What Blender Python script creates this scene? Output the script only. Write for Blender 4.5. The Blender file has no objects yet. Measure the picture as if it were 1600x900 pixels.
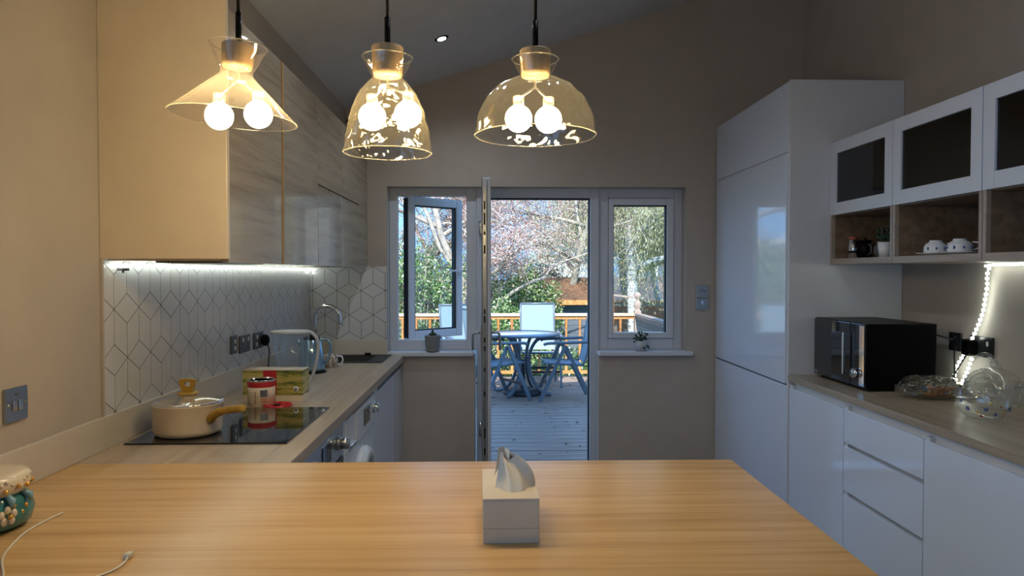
import bpy, bmesh, math, random
import numpy as np
from mathutils import Vector, Matrix

random.seed(7)
rng = np.random.default_rng(7)
PI = math.pi
S = bpy.context.scene
COL = S.collection

# ------------------------------------------------------------------ camera
F_PX = 1110.0
cam_d = bpy.data.cameras.new('camera'); cam = bpy.data.objects.new('camera', cam_d); COL.objects.link(cam)
cam_d.sensor_width = 36.0; cam_d.lens = F_PX * 36.0 / 1600.0
cam_d.clip_start = 0.02; cam_d.clip_end = 500
yaw = math.atan(31 / F_PX); pit = math.atan(25 / F_PX)
cam.location = (0, 0, 1.49)
cam.rotation_euler = (PI / 2 - pit, 0, -yaw)
S.camera = cam

# ------------------------------------------------------------------ world, sun, exposure
world = bpy.data.worlds.new('sky'); S.world = world; world.use_nodes = True
wn = world.node_tree.nodes; wl = world.node_tree.links; wn.clear()
# clear spring sky: pale blue at the horizon, deeper overhead, the same all round
stc = wn.new('ShaderNodeTexCoord'); ssx = wn.new('ShaderNodeSeparateXYZ'); sky = wn.new('ShaderNodeValToRGB')
e = sky.color_ramp.elements; e[0].position = 0.0; e[0].color = (0.165, 0.37, 0.68, 1); e[1].position = 1.0; e[1].color = (0.16, 0.32, 0.70, 1)
x = e.new(0.25); x.color = (0.165, 0.37, 0.69, 1)
bg = wn.new('ShaderNodeBackground'); bg.inputs['Strength'].default_value = 2.3
wo = wn.new('ShaderNodeOutputWorld')
wl.new(stc.outputs['Generated'], ssx.inputs[0]); wl.new(ssx.outputs['Z'], sky.inputs[0]); wl.new(sky.outputs[0], bg.inputs[0]); wl.new(bg.outputs[0], wo.inputs[0])

sun_d = bpy.data.lights.new('sun', 'SUN'); sun = bpy.data.objects.new('sun', sun_d); COL.objects.link(sun)
sun_d.energy = 6.5; sun_d.angle = math.radians(0.6); sun_d.color = (1.0, 0.94, 0.84)
sun.rotation_euler = Vector((0.10, 0.80, -0.68)).to_track_quat('-Z', 'Y').to_euler()

S.view_settings.view_transform = 'Standard'; S.view_settings.look = 'None'
S.view_settings.gamma = 1.0; S.view_settings.use_curve_mapping = False
S.view_settings.exposure = 0.4

# ------------------------------------------------------------------ materials
def new_mat(name):
    m = bpy.data.materials.new(name); m.use_nodes = True
    n = m.node_tree.nodes; n.clear()
    out = n.new('ShaderNodeOutputMaterial'); p = n.new('ShaderNodeBsdfPrincipled')
    m.node_tree.links.new(p.outputs[0], out.inputs[0])
    return m, n, m.node_tree.links, p, out

def coords(n, l, scale=(1, 1, 1), kind='Object', rot=(0, 0, 0)):
    tc = n.new('ShaderNodeTexCoord'); mp = n.new('ShaderNodeMapping')
    mp.inputs['Scale'].default_value = scale; mp.inputs['Rotation'].default_value = rot
    l.new(tc.outputs[kind], mp.inputs[0]); return mp.outputs[0]

def noise(n, l, vec, scale, detail=4, rough=0.55, dist=0.0):
    t = n.new('ShaderNodeTexNoise'); t.inputs['Scale'].default_value = scale
    t.inputs['Detail'].default_value = detail; t.inputs['Roughness'].default_value = rough
    t.inputs['Distortion'].default_value = dist
    l.new(vec, t.inputs['Vector']); return t.outputs['Fac']

def ramp(n, l, fac, stops):
    r = n.new('ShaderNodeValToRGB'); e = r.color_ramp.elements
    while len(e) > 1: e.remove(e[-1])
    e[0].position = stops[0][0]; e[0].color = (*stops[0][1], 1)
    for p, c in stops[1:]:
        x = e.new(p); x.color = (*c, 1)
    l.new(fac, r.inputs[0]); return r.outputs[0]

def bump(n, l, p, h, strength=0.2, dist=0.01):
    b = n.new('ShaderNodeBump'); b.inputs['Strength'].default_value = strength; b.inputs['Distance'].default_value = dist
    l.new(h, b.inputs['Height']); l.new(b.outputs[0], p.inputs['Normal']); return b

def plain(name, col, rough=0.5, metal=0.0, var=0.04, vs=6.0, coat=0.0, spec=0.5, bmp=0.0, bs=200):
    m, n, l, p, o = new_mat(name)
    v = coords(n, l); f = noise(n, l, v, vs, 3)
    a = tuple(max(0, c * (1 - var)) for c in col); b = tuple(min(1, c * (1 + var)) for c in col)
    l.new(ramp(n, l, f, [(0.3, a), (0.7, b)]), p.inputs['Base Color'])
    p.inputs['Roughness'].default_value = rough; p.inputs['Metallic'].default_value = metal
    p.inputs['Coat Weight'].default_value = coat; p.inputs['Coat Roughness'].default_value = 0.03
    p.inputs['Specular IOR Level'].default_value = spec
    if bmp: bump(n, l, p, noise(n, l, v, bs, 2), bmp, 0.002)
    return m

def wood(name, c1, c2, c3, axis, rough=0.4, freq=26.0, along=1.1, coat=0.0, contrast=(0.3, 0.5, 0.72), spec=0.4):
    m, n, l, p, o = new_mat(name)
    sc = [freq, freq, freq]; sc[axis] = along
    v = coords(n, l, tuple(sc))
    f1 = noise(n, l, v, 1.0, 5, 0.6, 0.35)
    sc2 = [freq * 7] * 3; sc2[axis] = along * 3
    f2 = noise(n, l, coords(n, l, tuple(sc2)), 1.0, 3, 0.6)
    mx = n.new('ShaderNodeMath'); mx.operation = 'MULTIPLY_ADD'; mx.inputs[1].default_value = 0.22
    l.new(f2, mx.inputs[0]); l.new(f1, mx.inputs[2])
    sb = n.new('ShaderNodeMath'); sb.operation = 'SUBTRACT'; sb.inputs[1].default_value = 0.11; l.new(mx.outputs[0], sb.inputs[0])
    l.new(ramp(n, l, sb.outputs[0], [(contrast[0], c1), (contrast[1], c2), (contrast[2], c3)]), p.inputs['Base Color'])
    p.inputs['Roughness'].default_value = rough; p.inputs['Coat Weight'].default_value = coat
    p.inputs['Specular IOR Level'].default_value = spec
    bump(n, l, p, f2, 0.08, 0.002)
    return m

def emit(name, col, strength):
    m = bpy.data.materials.new(name); m.use_nodes = True; n = m.node_tree.nodes; n.clear()
    e = n.new('ShaderNodeEmission'); e.inputs[0].default_value = (*col, 1); e.inputs[1].default_value = strength
    o = n.new('ShaderNodeOutputMaterial'); m.node_tree.links.new(e.outputs[0], o.inputs[0]); return m

def thin_glass(name, tint=(0.97, 0.98, 0.98), fres=1.45, rough=0.02, haze=0.0, hazecol=(1, 1, 1), bmp=0.0, bs=30, boost=1.0, base=0.0):
    m = bpy.data.materials.new(name); m.use_nodes = True; n = m.node_tree.nodes; l = m.node_tree.links; n.clear()
    o = n.new('ShaderNodeOutputMaterial')
    tr = n.new('ShaderNodeBsdfTransparent'); tr.inputs[0].default_value = (*tint, 1)
    gl = n.new('ShaderNodeBsdfGlossy'); gl.inputs['Roughness'].default_value = rough
    fr = n.new('ShaderNodeLayerWeight'); fr.inputs['Blend'].default_value = 0.5
    pw = n.new('ShaderNodeMath'); pw.operation = 'POWER'; pw.inputs[1].default_value = 4.0; l.new(fr.outputs['Facing'], pw.inputs[0])
    base = base + ((fres - 1) / (fres + 1)) ** 2 * 1.6 * boost
    mu = n.new('ShaderNodeMath'); mu.operation = 'MULTIPLY_ADD'; mu.inputs[1].default_value = 0.75; mu.inputs[2].default_value = base; mu.use_clamp = True
    l.new(pw.outputs[0], mu.inputs[0])
    if bmp:
        v = coords(n, l); h = noise(n, l, v, bs, 1.5, 0.5, 0.6)
        b = n.new('ShaderNodeBump'); b.inputs['Strength'].default_value = bmp; b.inputs['Distance'].default_value = 0.02
        l.new(h, b.inputs['Height']); l.new(b.outputs[0], gl.inputs['Normal']); l.new(b.outputs[0], fr.inputs['Normal'])
    mx = n.new('ShaderNodeMixShader'); l.new(mu.outputs[0], mx.inputs[0]); l.new(tr.outputs[0], mx.inputs[1]); l.new(gl.outputs[0], mx.inputs[2])
    last = mx.outputs[0]
    if haze:
        di = n.new('ShaderNodeBsdfTranslucent'); di.inputs[0].default_value = (*hazecol, 1)
        m2 = n.new('ShaderNodeMixShader'); m2.inputs[0].default_value = haze
        l.new(last, m2.inputs[1]); l.new(di.outputs[0], m2.inputs[2]); last = m2.outputs[0]
    l.new(last, o.inputs[0]); return m

def island(name, stops, rough=0.6, spec=0.2, trans=0.0):
    m, n, l, p, o = new_mat(name)
    g = n.new('ShaderNodeNewGeometry')
    c = ramp(n, l, g.outputs['Random Per Island'], stops)
    l.new(c, p.inputs['Base Color']); p.inputs['Roughness'].default_value = rough; p.inputs['Specular IOR Level'].default_value = spec
    if trans:
        t = n.new('ShaderNodeBsdfTranslucent'); l.new(c, t.inputs[0]); mx = n.new('ShaderNodeMixShader'); mx.inputs[0].default_value = trans
        l.new(p.outputs[0], mx.inputs[1]); l.new(t.outputs[0], mx.inputs[2]); l.new(mx.outputs[0], o.inputs[0])
    return m

M = {}
M['wall'] = plain('beige wall paint', (0.475, 0.42, 0.365), 0.75, bmp=0.05)
M['ceil'] = plain('ceiling paint', (0.60, 0.60, 0.60), 0.8)
M['splash_base'] = plain('dark grout', (0.05, 0.045, 0.045), 0.8)
M['tile'] = plain('white satin tile', (0.60, 0.60, 0.61), 0.20, var=0.03)
M['upstand'] = plain('pale upstand', (0.60, 0.545, 0.47), 0.3)
M['table'] = wood('warm oak laminate', (0.47, 0.275, 0.11), (0.60, 0.37, 0.155), (0.66, 0.43, 0.20), 0, 0.25, freq=30, along=1.0, contrast=(0.30, 0.47, 0.66), spec=0.45)
M['ctrL'] = wood('pale oak worktop', (0.33, 0.25, 0.18), (0.43, 0.34, 0.25), (0.50, 0.41, 0.31), 1, 0.32, freq=30, along=1.4)
M['ctrR'] = wood('grey oak worktop', (0.27, 0.22, 0.165), (0.36, 0.30, 0.225), (0.42, 0.355, 0.275), 1, 0.28, freq=26, along=1.2)
M['cabwood'] = wood('grey ash cabinet front', (0.25, 0.195, 0.135), (0.36, 0.295, 0.215), (0.43, 0.36, 0.27), 1, 0.22, freq=20, along=1.3, coat=0.3)
M['filler'] = plain('warm cabinet edge', (0.42, 0.27, 0.13), 0.4)
M['cream'] = plain('cream end panel', (0.66, 0.56, 0.43), 0.35)
M['gloss'] = plain('sky tinted white lacquer', (0.72, 0.80, 0.94), 0.10, var=0.01, coat=0.6)  # blue skylight from the garden door is put into this white base colour
M['doorwhite'] = plain('white painted frame', (0.62, 0.66, 0.74), 0.35, var=0.02)
M['satin'] = plain('satin side panel', (0.66, 0.68, 0.73), 0.2, var=0.01, spec=0.3)
M['white'] = plain('white enamel', (0.75, 0.77, 0.80), 0.3, var=0.02)
M['pvc'] = plain('white window frame', (0.66, 0.69, 0.76), 0.3, var=0.02)
M['frame_white'] = plain('painted door frame', (0.58, 0.62, 0.71), 0.4, var=0.02)
M['dark'] = plain('dark rubber', (0.012, 0.012, 0.013), 0.6)
M['black'] = plain('black satin', (0.005, 0.005, 0.0055), 0.35, spec=0.08)
M['blackgloss'] = plain('black glass', (0.006, 0.006, 0.007), 0.05, coat=0.5)
M['blackmatt'] = plain('black granite composite', (0.02, 0.02, 0.021), 0.5)
M['steel'] = plain('brushed steel', (0.62, 0.62, 0.61), 0.28, 1.0)
M['chrome'] = plain('chrome', (0.82, 0.83, 0.85), 0.08, 1.0)
M['plate'] = plain('brushed socket plate', (0.42, 0.43, 0.44), 0.30, 1.0)
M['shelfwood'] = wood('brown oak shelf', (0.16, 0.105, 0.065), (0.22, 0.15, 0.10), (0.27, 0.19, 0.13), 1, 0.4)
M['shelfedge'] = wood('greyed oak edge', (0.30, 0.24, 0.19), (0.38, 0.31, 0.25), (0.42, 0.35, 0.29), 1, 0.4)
M['smoke'] = thin_glass('smoked cabinet glass', (0.30, 0.28, 0.27), boost=1.0, base=0.01)
M['pane'] = thin_glass('window glass', (0.97, 0.985, 0.985))
M['shade1'] = thin_glass('clear shade glass', (0.97, 0.955, 0.92), 1.5, 0.03, haze=0.08, hazecol=(1, 0.86, 0.70), bmp=0.25, bs=9, boost=1.2)
M['shade2'] = thin_glass('rippled shade glass', (0.95, 0.93, 0.88), 1.55, 0.02, haze=0.02, hazecol=(1, 0.88, 0.62), bmp=1.0, bs=20, boost=1.5, base=0.0)
M['shade3'] = thin_glass('dimpled shade glass', (0.95, 0.94, 0.90), 1.5, 0.02, haze=0.018, hazecol=(1, 0.9, 0.7), bmp=0.7, bs=15, boost=1.3, base=0.0)
M['rimglass'] = thin_glass('shade rim glass', (0.9, 0.88, 0.82), 1.5, 0.05, haze=0.16, hazecol=(1, 0.92, 0.78), boost=2.0)
M['clear'] = thin_glass('clear glass', (0.97, 0.98, 0.98), 1.5, 0.02, haze=0.05, boost=1.3, base=0.07)
M['jugplastic'] = thin_glass('clear blue plastic', (0.955, 0.975, 0.99), 1.4, 0.08, haze=0.06, hazecol=(0.8, 0.9, 1), boost=1.0)
M['bagfilm'] = thin_glass('snack bag film', (0.66, 0.62, 0.56), 1.5, 0.08, haze=0.05, bmp=0.9, bs=40, boost=2.0, base=0.05)
M['capwood'] = wood('beech lamp cap', (0.38, 0.25, 0.12), (0.50, 0.34, 0.18), (0.58, 0.40, 0.22), 2, 0.45, freq=60)
M['bulb'] = emit('warm bulb', (1.0, 0.76, 0.39), 63.0)
M['spot'] = emit('ceiling spot', (1.0, 0.95, 0.86), 22.0)
M['led'] = emit('cool led bead', (0.90, 1.0, 0.90), 6.5)
M['led_right'] = emit('bright led bead', (0.90, 1.0, 0.90), 10.0)
M['ledtape'] = thin_glass('led tape sleeve', (0.85, 0.9, 0.85), haze=0.4)
M['cable_black'] = plain('black cable', (0.012, 0.012, 0.012), 0.45)
M['cable_white'] = plain('off white cable', (0.70, 0.64, 0.52), 0.5)
M['red'] = plain('red plastic', (0.55, 0.012, 0.02), 0.3)
M['redprint'] = plain('red print', (0.50, 0.02, 0.03), 0.5)
M['potcream'] = plain('cream enamel', (0.74, 0.62, 0.47), 0.25)
M['handlewood'] = wood('yellow wood handle', (0.30, 0.17, 0.025), (0.42, 0.25, 0.04), (0.50, 0.31, 0.06), 0, 0.4, freq=60)
M['tissuebox'] = plain('white leather box', (0.66, 0.58, 0.46), 0.32, bmp=0.1, bs=260)
M['tissue'] = plain('tissue paper', (0.80, 0.74, 0.64), 0.9)
M['teal'] = plain('teal glaze', (0.05, 0.20, 0.19), 0.15, var=0.25, vs=30)
M['ivory'] = plain('ivory glaze', (0.74, 0.62, 0.46), 0.2)
M['gold'] = plain('gold glaze', (0.80, 0.45, 0.10), 0.2, 0.7)
M['pink'] = plain('pink glaze', (0.5, 0.12, 0.14), 0.3)
M['lightteal'] = plain('pale blue glaze', (0.25, 0.42, 0.48), 0.2)
M['socketblack'] = plain('black socket', (0.02, 0.02, 0.022), 0.25)
M['grey'] = plain('dark grey', (0.10, 0.10, 0.11), 0.5)
M['terracotta'] = plain('soil', (0.05, 0.035, 0.025), 0.9)
M['ribpot'] = plain('grey ribbed ceramic', (0.22, 0.23, 0.25), 0.5)
M['palepot'] = plain('pale ceramic', (0.50, 0.53, 0.57), 0.4)
M['plantdark'] = plain('succulent green', (0.03, 0.06, 0.035), 0.5, var=0.4, vs=40)
M['porcelain'] = plain('white porcelain', (0.78, 0.80, 0.84), 0.15)
M['blueprint'] = plain('cobalt print', (0.04, 0.08, 0.28), 0.3)
M['flowery'] = plain('yellow print', (0.65, 0.45, 0.10), 0.4)
M['copper'] = plain('copper red', (0.45, 0.12, 0.07), 0.3, 0.6)
M['orangefood'] = island('orange snack', [(0, (0.55, 0.20, 0.03)), (0.5, (0.62, 0.30, 0.06)), (1, (0.30, 0.10, 0.03))])
M['floor'] = wood('grey floor boards', (0.16, 0.14, 0.12), (0.24, 0.21, 0.18), (0.30, 0.27, 0.23), 1, 0.4)
M['kettleblue'] = plain('kettle steel blue', (0.30, 0.45, 0.58), 0.15, 0.7)
M['deck'] = wood('weathered deck board', (0.14, 0.10, 0.075), (0.26, 0.205, 0.16), (0.35, 0.29, 0.24), 0, 0.65, freq=14, along=1.5)
M['rail'] = wood('orange stained railing', (0.42, 0.17, 0.05), (0.58, 0.26, 0.085), (0.66, 0.34, 0.13), 2, 0.5, freq=40)
M['railtop'] = wood('bleached handrail', (0.60, 0.42, 0.28), (0.78, 0.60, 0.44), (0.85, 0.70, 0.55), 0, 0.5, freq=30)
M['railweathered'] = wood('weathered newel', (0.26, 0.19, 0.15), (0.40, 0.31, 0.25), (0.48, 0.38, 0.31), 2, 0.6, freq=40)
M['alu'] = plain('blue grey aluminium', (0.16, 0.20, 0.24), 0.4, 0.3)
M['sling'] = plain('blue grey sling fabric', (0.22, 0.33, 0.39), 0.6, bmp=0.2, bs=500)
M['tabletopout'] = plain('frosted table top', (0.45, 0.53, 0.55), 0.25)
M['darkmetal'] = plain('dark cast iron', (0.03, 0.035, 0.04), 0.5)
M['grass'] = plain('garden lawn', (0.12, 0.20, 0.05), 0.9, var=0.5, vs=3)
M['barkpale'] = plain('pale bark', (0.36, 0.32, 0.27), 0.8, var=0.35, vs=14)
M['barkgrey'] = plain('grey green bark', (0.34, 0.34, 0.28), 0.8, var=0.35, vs=12)
M['twig'] = island('bare twigs', [(0, (0.18, 0.13, 0.10)), (0.4, (0.45, 0.38, 0.32)), (1, (0.80, 0.75, 0.68))])
M['blossom'] = island('pink and russet buds', [(0, (0.22, 0.10, 0.08)), (0.35, (0.55, 0.26, 0.24)), (0.5, (0.70, 0.58, 0.54)), (0.75, (0.85, 0.82, 0.78)), (1, (0.40, 0.34, 0.20))], trans=0.2)
M['leafgreen'] = island('evergreen leaves', [(0, (0.03, 0.08, 0.03)), (0.4, (0.12, 0.24, 0.06)), (0.7, (0.30, 0.42, 0.16)), (1, (0.66, 0.68, 0.52))], 0.4, 0.5, trans=0.2)
M['leafyellow'] = island('drooping spring leaves', [(0, (0.32, 0.33, 0.14)), (0.5, (0.60, 0.60, 0.34)), (1, (0.82, 0.82, 0.64))], trans=0.4)
M['leafmix'] = island('mixed hedge leaves', [(0, (0.04, 0.08, 0.03)), (0.4, (0.16, 0.17, 0.09)), (0.7, (0.36, 0.28, 0.20)), (1, (0.62, 0.58, 0.48))], trans=0.2)
M['brick'] = plain('garden brick', (0.42, 0.19, 0.11), 0.85, var=0.2, vs=4)
M['mortar'] = plain('mortar', (0.42, 0.37, 0.32), 0.9)
M['rooftile'] = plain('orange roof tile', (0.72, 0.38, 0.24), 0.8, var=0.2, vs=3)
M['shedwall'] = wood('slate blue shed board', (0.07, 0.09, 0.12), (0.11, 0.135, 0.17), (0.15, 0.17, 0.21), 0, 0.6, freq=14)
M['shedroof'] = plain('brown shed roof', (0.16, 0.09, 0.05), 0.8, var=0.3, vs=8)
M['palewall'] = plain('pale render', (0.66, 0.72, 0.74), 0.7)
M['litter'] = island('fallen leaves', [(0, (0.02, 0.015, 0.012)), (0.6, (0.10, 0.06, 0.03)), (1, (0.6, 0.5, 0.42))])

def birch_bark():
    m, n, l, p, o = new_mat('birch bark')
    v = coords(n, l, (6, 6, 22)); f = noise(n, l, v, 1.6, 5, 0.7)
    l.new(ramp(n, l, f, [(0.38, (0.10, 0.10, 0.09)), (0.48, (0.55, 0.58, 0.56)), (0.7, (0.72, 0.75, 0.73))]), p.inputs['Base Color'])
    p.inputs['Roughness'].default_value = 0.8; return m
M['birch'] = birch_bark()

def hatch_print():
    m, n, l, p, o = new_mat('tea field print')
    v = coords(n, l, (9, 9, 55)); f = noise(n, l, v, 1.0, 4, 0.6, 0.4)
    l.new(ramp(n, l, f, [(0.32, (0.06, 0.05, 0.035)), (0.42, (0.16, 0.20, 0.04)), (0.52, (0.45, 0.38, 0.09)), (0.62, (0.55, 0.46, 0.20)), (0.74, (0.50, 0.36, 0.18))]), p.inputs['Base Color'])
    p.inputs['Roughness'].default_value = 0.35; return m
M['fieldprint'] = hatch_print()

def mug_print():
    m, n, l, p, o = new_mat('speckled mug print')
    v = coords(n, l, (1, 1, 1)); f = noise(n, l, v, 75, 3, 0.6)
    l.new(ramp(n, l, f, [(0.40, (0.09, 0.04, 0.03)), (0.50, (0.55, 0.45, 0.38)), (0.60, (0.62, 0.60, 0.56))]), p.inputs['Base Color'])
    p.inputs['Roughness'].default_value = 0.3; return m
M['mug'] = mug_print()

# ------------------------------------------------------------------ mesh builder
class MB:
    def __init__(s): s.v = []; s.f = []; s.smooth = []
    def add(s, vs, fs, sm=False):
        k = len(s.v); s.v += [tuple(v) for v in vs]; s.f += [tuple(i + k for i in f) for f in fs]; s.smooth += [sm] * len(fs); return s
    def box(s, x0, x1, y0, y1, z0, z1, b=0.0):
        if x1 < x0: x0, x1 = x1, x0
        if y1 < y0: y0, y1 = y1, y0
        if z1 < z0: z0, z1 = z1, z0
        if b <= 0:
            vs = [(x, y, z) for z in (z0, z1) for y in (y0, y1) for x in (x0, x1)]
            return s.add(vs, [(0, 2, 3, 1), (4, 5, 7, 6), (0, 1, 5, 4), (2, 6, 7, 3), (0, 4, 6, 2), (1, 3, 7, 5)])
        b = min(b, (x1 - x0) * .45, (y1 - y0) * .45, (z1 - z0) * .45)
        bm = bmesh.new(); bmesh.ops.create_cube(bm, size=1)
        for v in bm.verts: v.co = Vector(((x0 + x1) / 2 + v.co.x * (x1 - x0), (y0 + y1) / 2 + v.co.y * (y1 - y0), (z0 + z1) / 2 + v.co.z * (z1 - z0)))
        bmesh.ops.bevel(bm, geom=bm.edges[:], offset=b, segments=2, profile=0.5, affect='EDGES')
        bm.verts.index_update(); s.add([v.co[:] for v in bm.verts], [[v.index for v in f.verts] for f in bm.faces]); bm.free(); return s
    def lathe(s, prof, c=(0, 0, 0), seg=32, axis=2, fn=None, closed=False):
        vs = []; n = len(prof)
        for r, z in prof:
            for i in range(seg):
                a = 2 * PI * i / seg; rr = r if fn is None else fn(r, z, a)
                p = (rr * math.cos(a), rr * math.sin(a), z)
                if axis == 0: p = (p[2], p[0], p[1])
                elif axis == 1: p = (p[1], p[2], p[0])
                vs.append((p[0] + c[0], p[1] + c[1], p[2] + c[2]))
        fs = [(j * seg + i, j * seg + (i + 1) % seg, (j + 1) * seg + (i + 1) % seg, (j + 1) * seg + i) for j in range(n - 1) for i in range(seg)]
        if closed:
            if prof[0][0] > 1e-5: fs.append(tuple(range(seg))[::-1])
            if prof[-1][0] > 1e-5: fs.append(tuple((n - 1) * seg + i for i in range(seg)))
        return s.add(vs, fs, True)
    def cyl(s, c, r, h, seg=24, axis=2, r2=None):
        r2 = r if r2 is None else r2
        return s.lathe([(r, 0), (r2, h)], c, seg, axis, closed=True)
    def tube(s, pts, r, seg=8, cap=True, closed=False):
        P = [Vector(p) for p in pts]; n = len(P); R = r if hasattr(r, '__len__') else [r] * n
        vs = []; up = Vector((0, 0, 1)); prev = None
        for i, p in enumerate(P):
            if closed: d = P[(i + 1) % n] - P[i - 1]
            else: d = (P[min(i + 1, n - 1)] - P[max(i - 1, 0)])
            d = d.normalized() if d.length > 1e-9 else up
            if prev is None:
                a = d.cross(up); a = a.normalized() if a.length > 1e-3 else Vector((1, 0, 0))
            else:
                a = prev - d * prev.dot(d); a = a.normalized() if a.length > 1e-6 else d.orthogonal().normalized()
            prev = a; b = d.cross(a)
            for k in range(seg):
                t = 2 * PI * k / seg; vs.append(p + (a * math.cos(t) + b * math.sin(t)) * R[i])
        m = n if closed else n - 1
        fs = [(j * seg + i, j * seg + (i + 1) % seg, ((j + 1) % n) * seg + (i + 1) % seg, ((j + 1) % n) * seg + i) for j in range(m) for i in range(seg)]
        if cap and not closed: fs += [tuple(range(seg))[::-1], tuple((n - 1) * seg + i for i in range(seg))]
        return s.add(vs, fs, True)
    def sphere(s, c, r, seg=20, rings=12, sc=(1, 1, 1)):
        prof = [(max(math.sin(PI * i / rings), 1e-4) * r, -math.cos(PI * i / rings) * r) for i in range(rings + 1)]
        k = len(s.v); s.lathe(prof, (0, 0, 0), seg)
        for i in range(k, len(s.v)):
            v = s.v[i]; s.v[i] = (v[0] * sc[0] + c[0], v[1] * sc[1] + c[1], v[2] * sc[2] + c[2])
        return s
    def bar(s, p, q, w, h, up=(0, 0, 1)):       # rectangular bar from p to q
        p = Vector(p); q = Vector(q); d = (q - p).normalized(); a = d.cross(Vector(up))
        a = a.normalized() if a.length > 1e-4 else Vector((1, 0, 0)); b = d.cross(a)
        vs = [o + a * sx * w / 2 + b * sy * h / 2 for o in (p, q) for sx, sy in ((-1, -1), (1, -1), (1, 1), (-1, 1))]
        return s.add(vs, [(0, 3, 2, 1), (4, 5, 6, 7), (0, 1, 5, 4), (1, 2, 6, 5), (2, 3, 7, 6), (3, 0, 4, 7)])
    def prism(s, poly, axis, a, b):            # convex polygon extruded along an axis from a to b
        def P(u, v, w): return (w, u, v) if axis == 0 else (u, w, v) if axis == 1 else (u, v, w)
        n = len(poly); vs = [P(u, v, a) for u, v in poly] + [P(u, v, b) for u, v in poly]
        return s.add(vs, [tuple(range(n))[::-1], tuple(range(n, 2 * n))] + [(i, (i + 1) % n, n + (i + 1) % n, n + i) for i in range(n)])
    def xf(s, mat, start=0):
        for i in range(start, len(s.v)): s.v[i] = tuple(mat @ Vector(s.v[i]))
        return s
    def mesh(s, name, mats, fixn=True):
        me = bpy.data.meshes.new(name); me.from_pydata(s.v, [], s.f)
        me.polygons.foreach_set('use_smooth', s.smooth)
        me.materials.append(mats)
        if fixn:
            bm = bmesh.new(); bm.from_mesh(me); bmesh.ops.recalc_face_normals(bm, faces=bm.faces[:]); bm.to_mesh(me); bm.free()
        me.update(); return me
    def build(s, name, mat, parent=None, label=None, kind=None, world=False, fixn=True):
        if world and parent is not None:
            r = parent
            while r.parent: r = r.parent
            inv = (Matrix.Translation(r.location) @ r.rotation_euler.to_matrix().to_4x4()).inverted()
            s.xf(inv)
        o = bpy.data.objects.new(name, s.mesh(name, M[mat] if isinstance(mat, str) else mat, fixn)); COL.objects.link(o)
        if parent: o.parent = parent
        if label: o['label'] = label
        if kind: o['kind'] = kind
        return o

def thing(name, label, cat, loc=(0, 0, 0), rz=0, group=None, kind=None):
    o = bpy.data.objects.new(name, None); COL.objects.link(o); o.location = loc; o.rotation_euler = (0, 0, rz)
    o.empty_display_size = 0.05
    if kind: o['kind'] = kind
    o['label'] = label; o['category'] = cat
    if group: o['group'] = group
    return o
def tag(o, label, cat, group=None, kind=None):
    o['label'] = label; o['category'] = cat
    if group: o['group'] = group
    if kind: o['kind'] = kind
    return o
def struct(name, mb, mat, label=None):
    o = mb.build(name, mat); o['kind'] = 'structure'
    if label: o['label'] = label; o['category'] = name.split('_')[0]
    return o
def dup(root, loc, rz, label, group=None):
    r = root.copy(); COL.objects.link(r); r.location = loc; r.rotation_euler = (0, 0, rz); r['label'] = label
    if group: r['group'] = group
    for ch in list(root.children):
        c = ch.copy(); COL.objects.link(c); c.parent = r
        for g in ch.children:
            d = g.copy(); COL.objects.link(d); d.parent = c
    return r

# ================================================================== room shell
XL, XR, YB, YF = -1.275, 2.20, 5.0, -3.2
def cz(x): return 2.95 + 0.314 * x
w = MB()
w.box(XL - .3, XL, .9, YB + .3, 0, cz(XL) + .25); w.box(XL - .3, XL, YF, -2.7, 0, cz(XL) + .25)
w.box(XL - .3, XL, -2.7, .9, 2.35, cz(XL) + .25); w.box(XL - .3, XL, -2.7, .9, 0, .15)
struct('wall_left', w, 'wall', 'beige painted wall to the left of the worktop')
w = MB(); w.box(XR, XR + .3, YF, YB + .3, 0, cz(XR) + .15)
struct('wall_right', w, 'wall', 'painted wall behind the right hand cabinets')
# back wall with the window and door opening
WX0, WX1, WZ0, WZ1, DX0, DX1 = -0.733, 1.372, 0.925, 2.089, -0.122, 0.752
w = MB()
w.box(XL - .0, WX0, YB, YB + .3, 0, cz(XL))
w.prism([(XL, cz(XL) - .02), (WX0, cz(XL) - .02), (WX0, cz(WX0) + .15), (XL, cz(XL) + .15)], 1, YB, YB + .3)
w.box(WX0, DX0, YB, YB + .3, 0, WZ0 - .025)
w.box(DX1, WX1, YB, YB + .3, 0, WZ0 - .025)
w.prism([(WX0, WZ1), (WX1, WZ1), (WX1, cz(WX1) + .15), (WX0, cz(WX0) + .15)], 1, YB, YB + .3)
w.prism([(WX1, 0), (XR, 0), (XR, cz(XR) + .15), (WX1, cz(WX1) + .15)], 1, YB, YB + .3)
struct('wall_back', w, 'wall', 'grey brown end wall around the garden door and windows')
w = MB(); w.prism([(XL, 0), (XR, 0), (XR, cz(XR) + .1), (XL, cz(XL) + .1)], 1, YF - .2, YF)
struct('wall_front', w, 'wall')
w = MB(); w.prism([(XL - .3, cz(XL - .3)), (XR + .3, cz(XR + .3)), (XR + .3, cz(XR + .3) + .2), (XL - .3, cz(XL - .3) + .2)], 1, YF - .2, YB + .45)
struct('ceiling', w, 'ceil', 'sloping grey ceiling rising to the right')
w = MB(); w.box(XL, XR, YF, YB + .3, -.2, 0)
struct('floor', w, 'floor')
w = MB(); w.box(XL, -1.02, 2.40, YB, 2.36, 2.64)
struct('trim_1', w, 'wall', 'boxed strip of wall above the wall cabinets')

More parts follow.
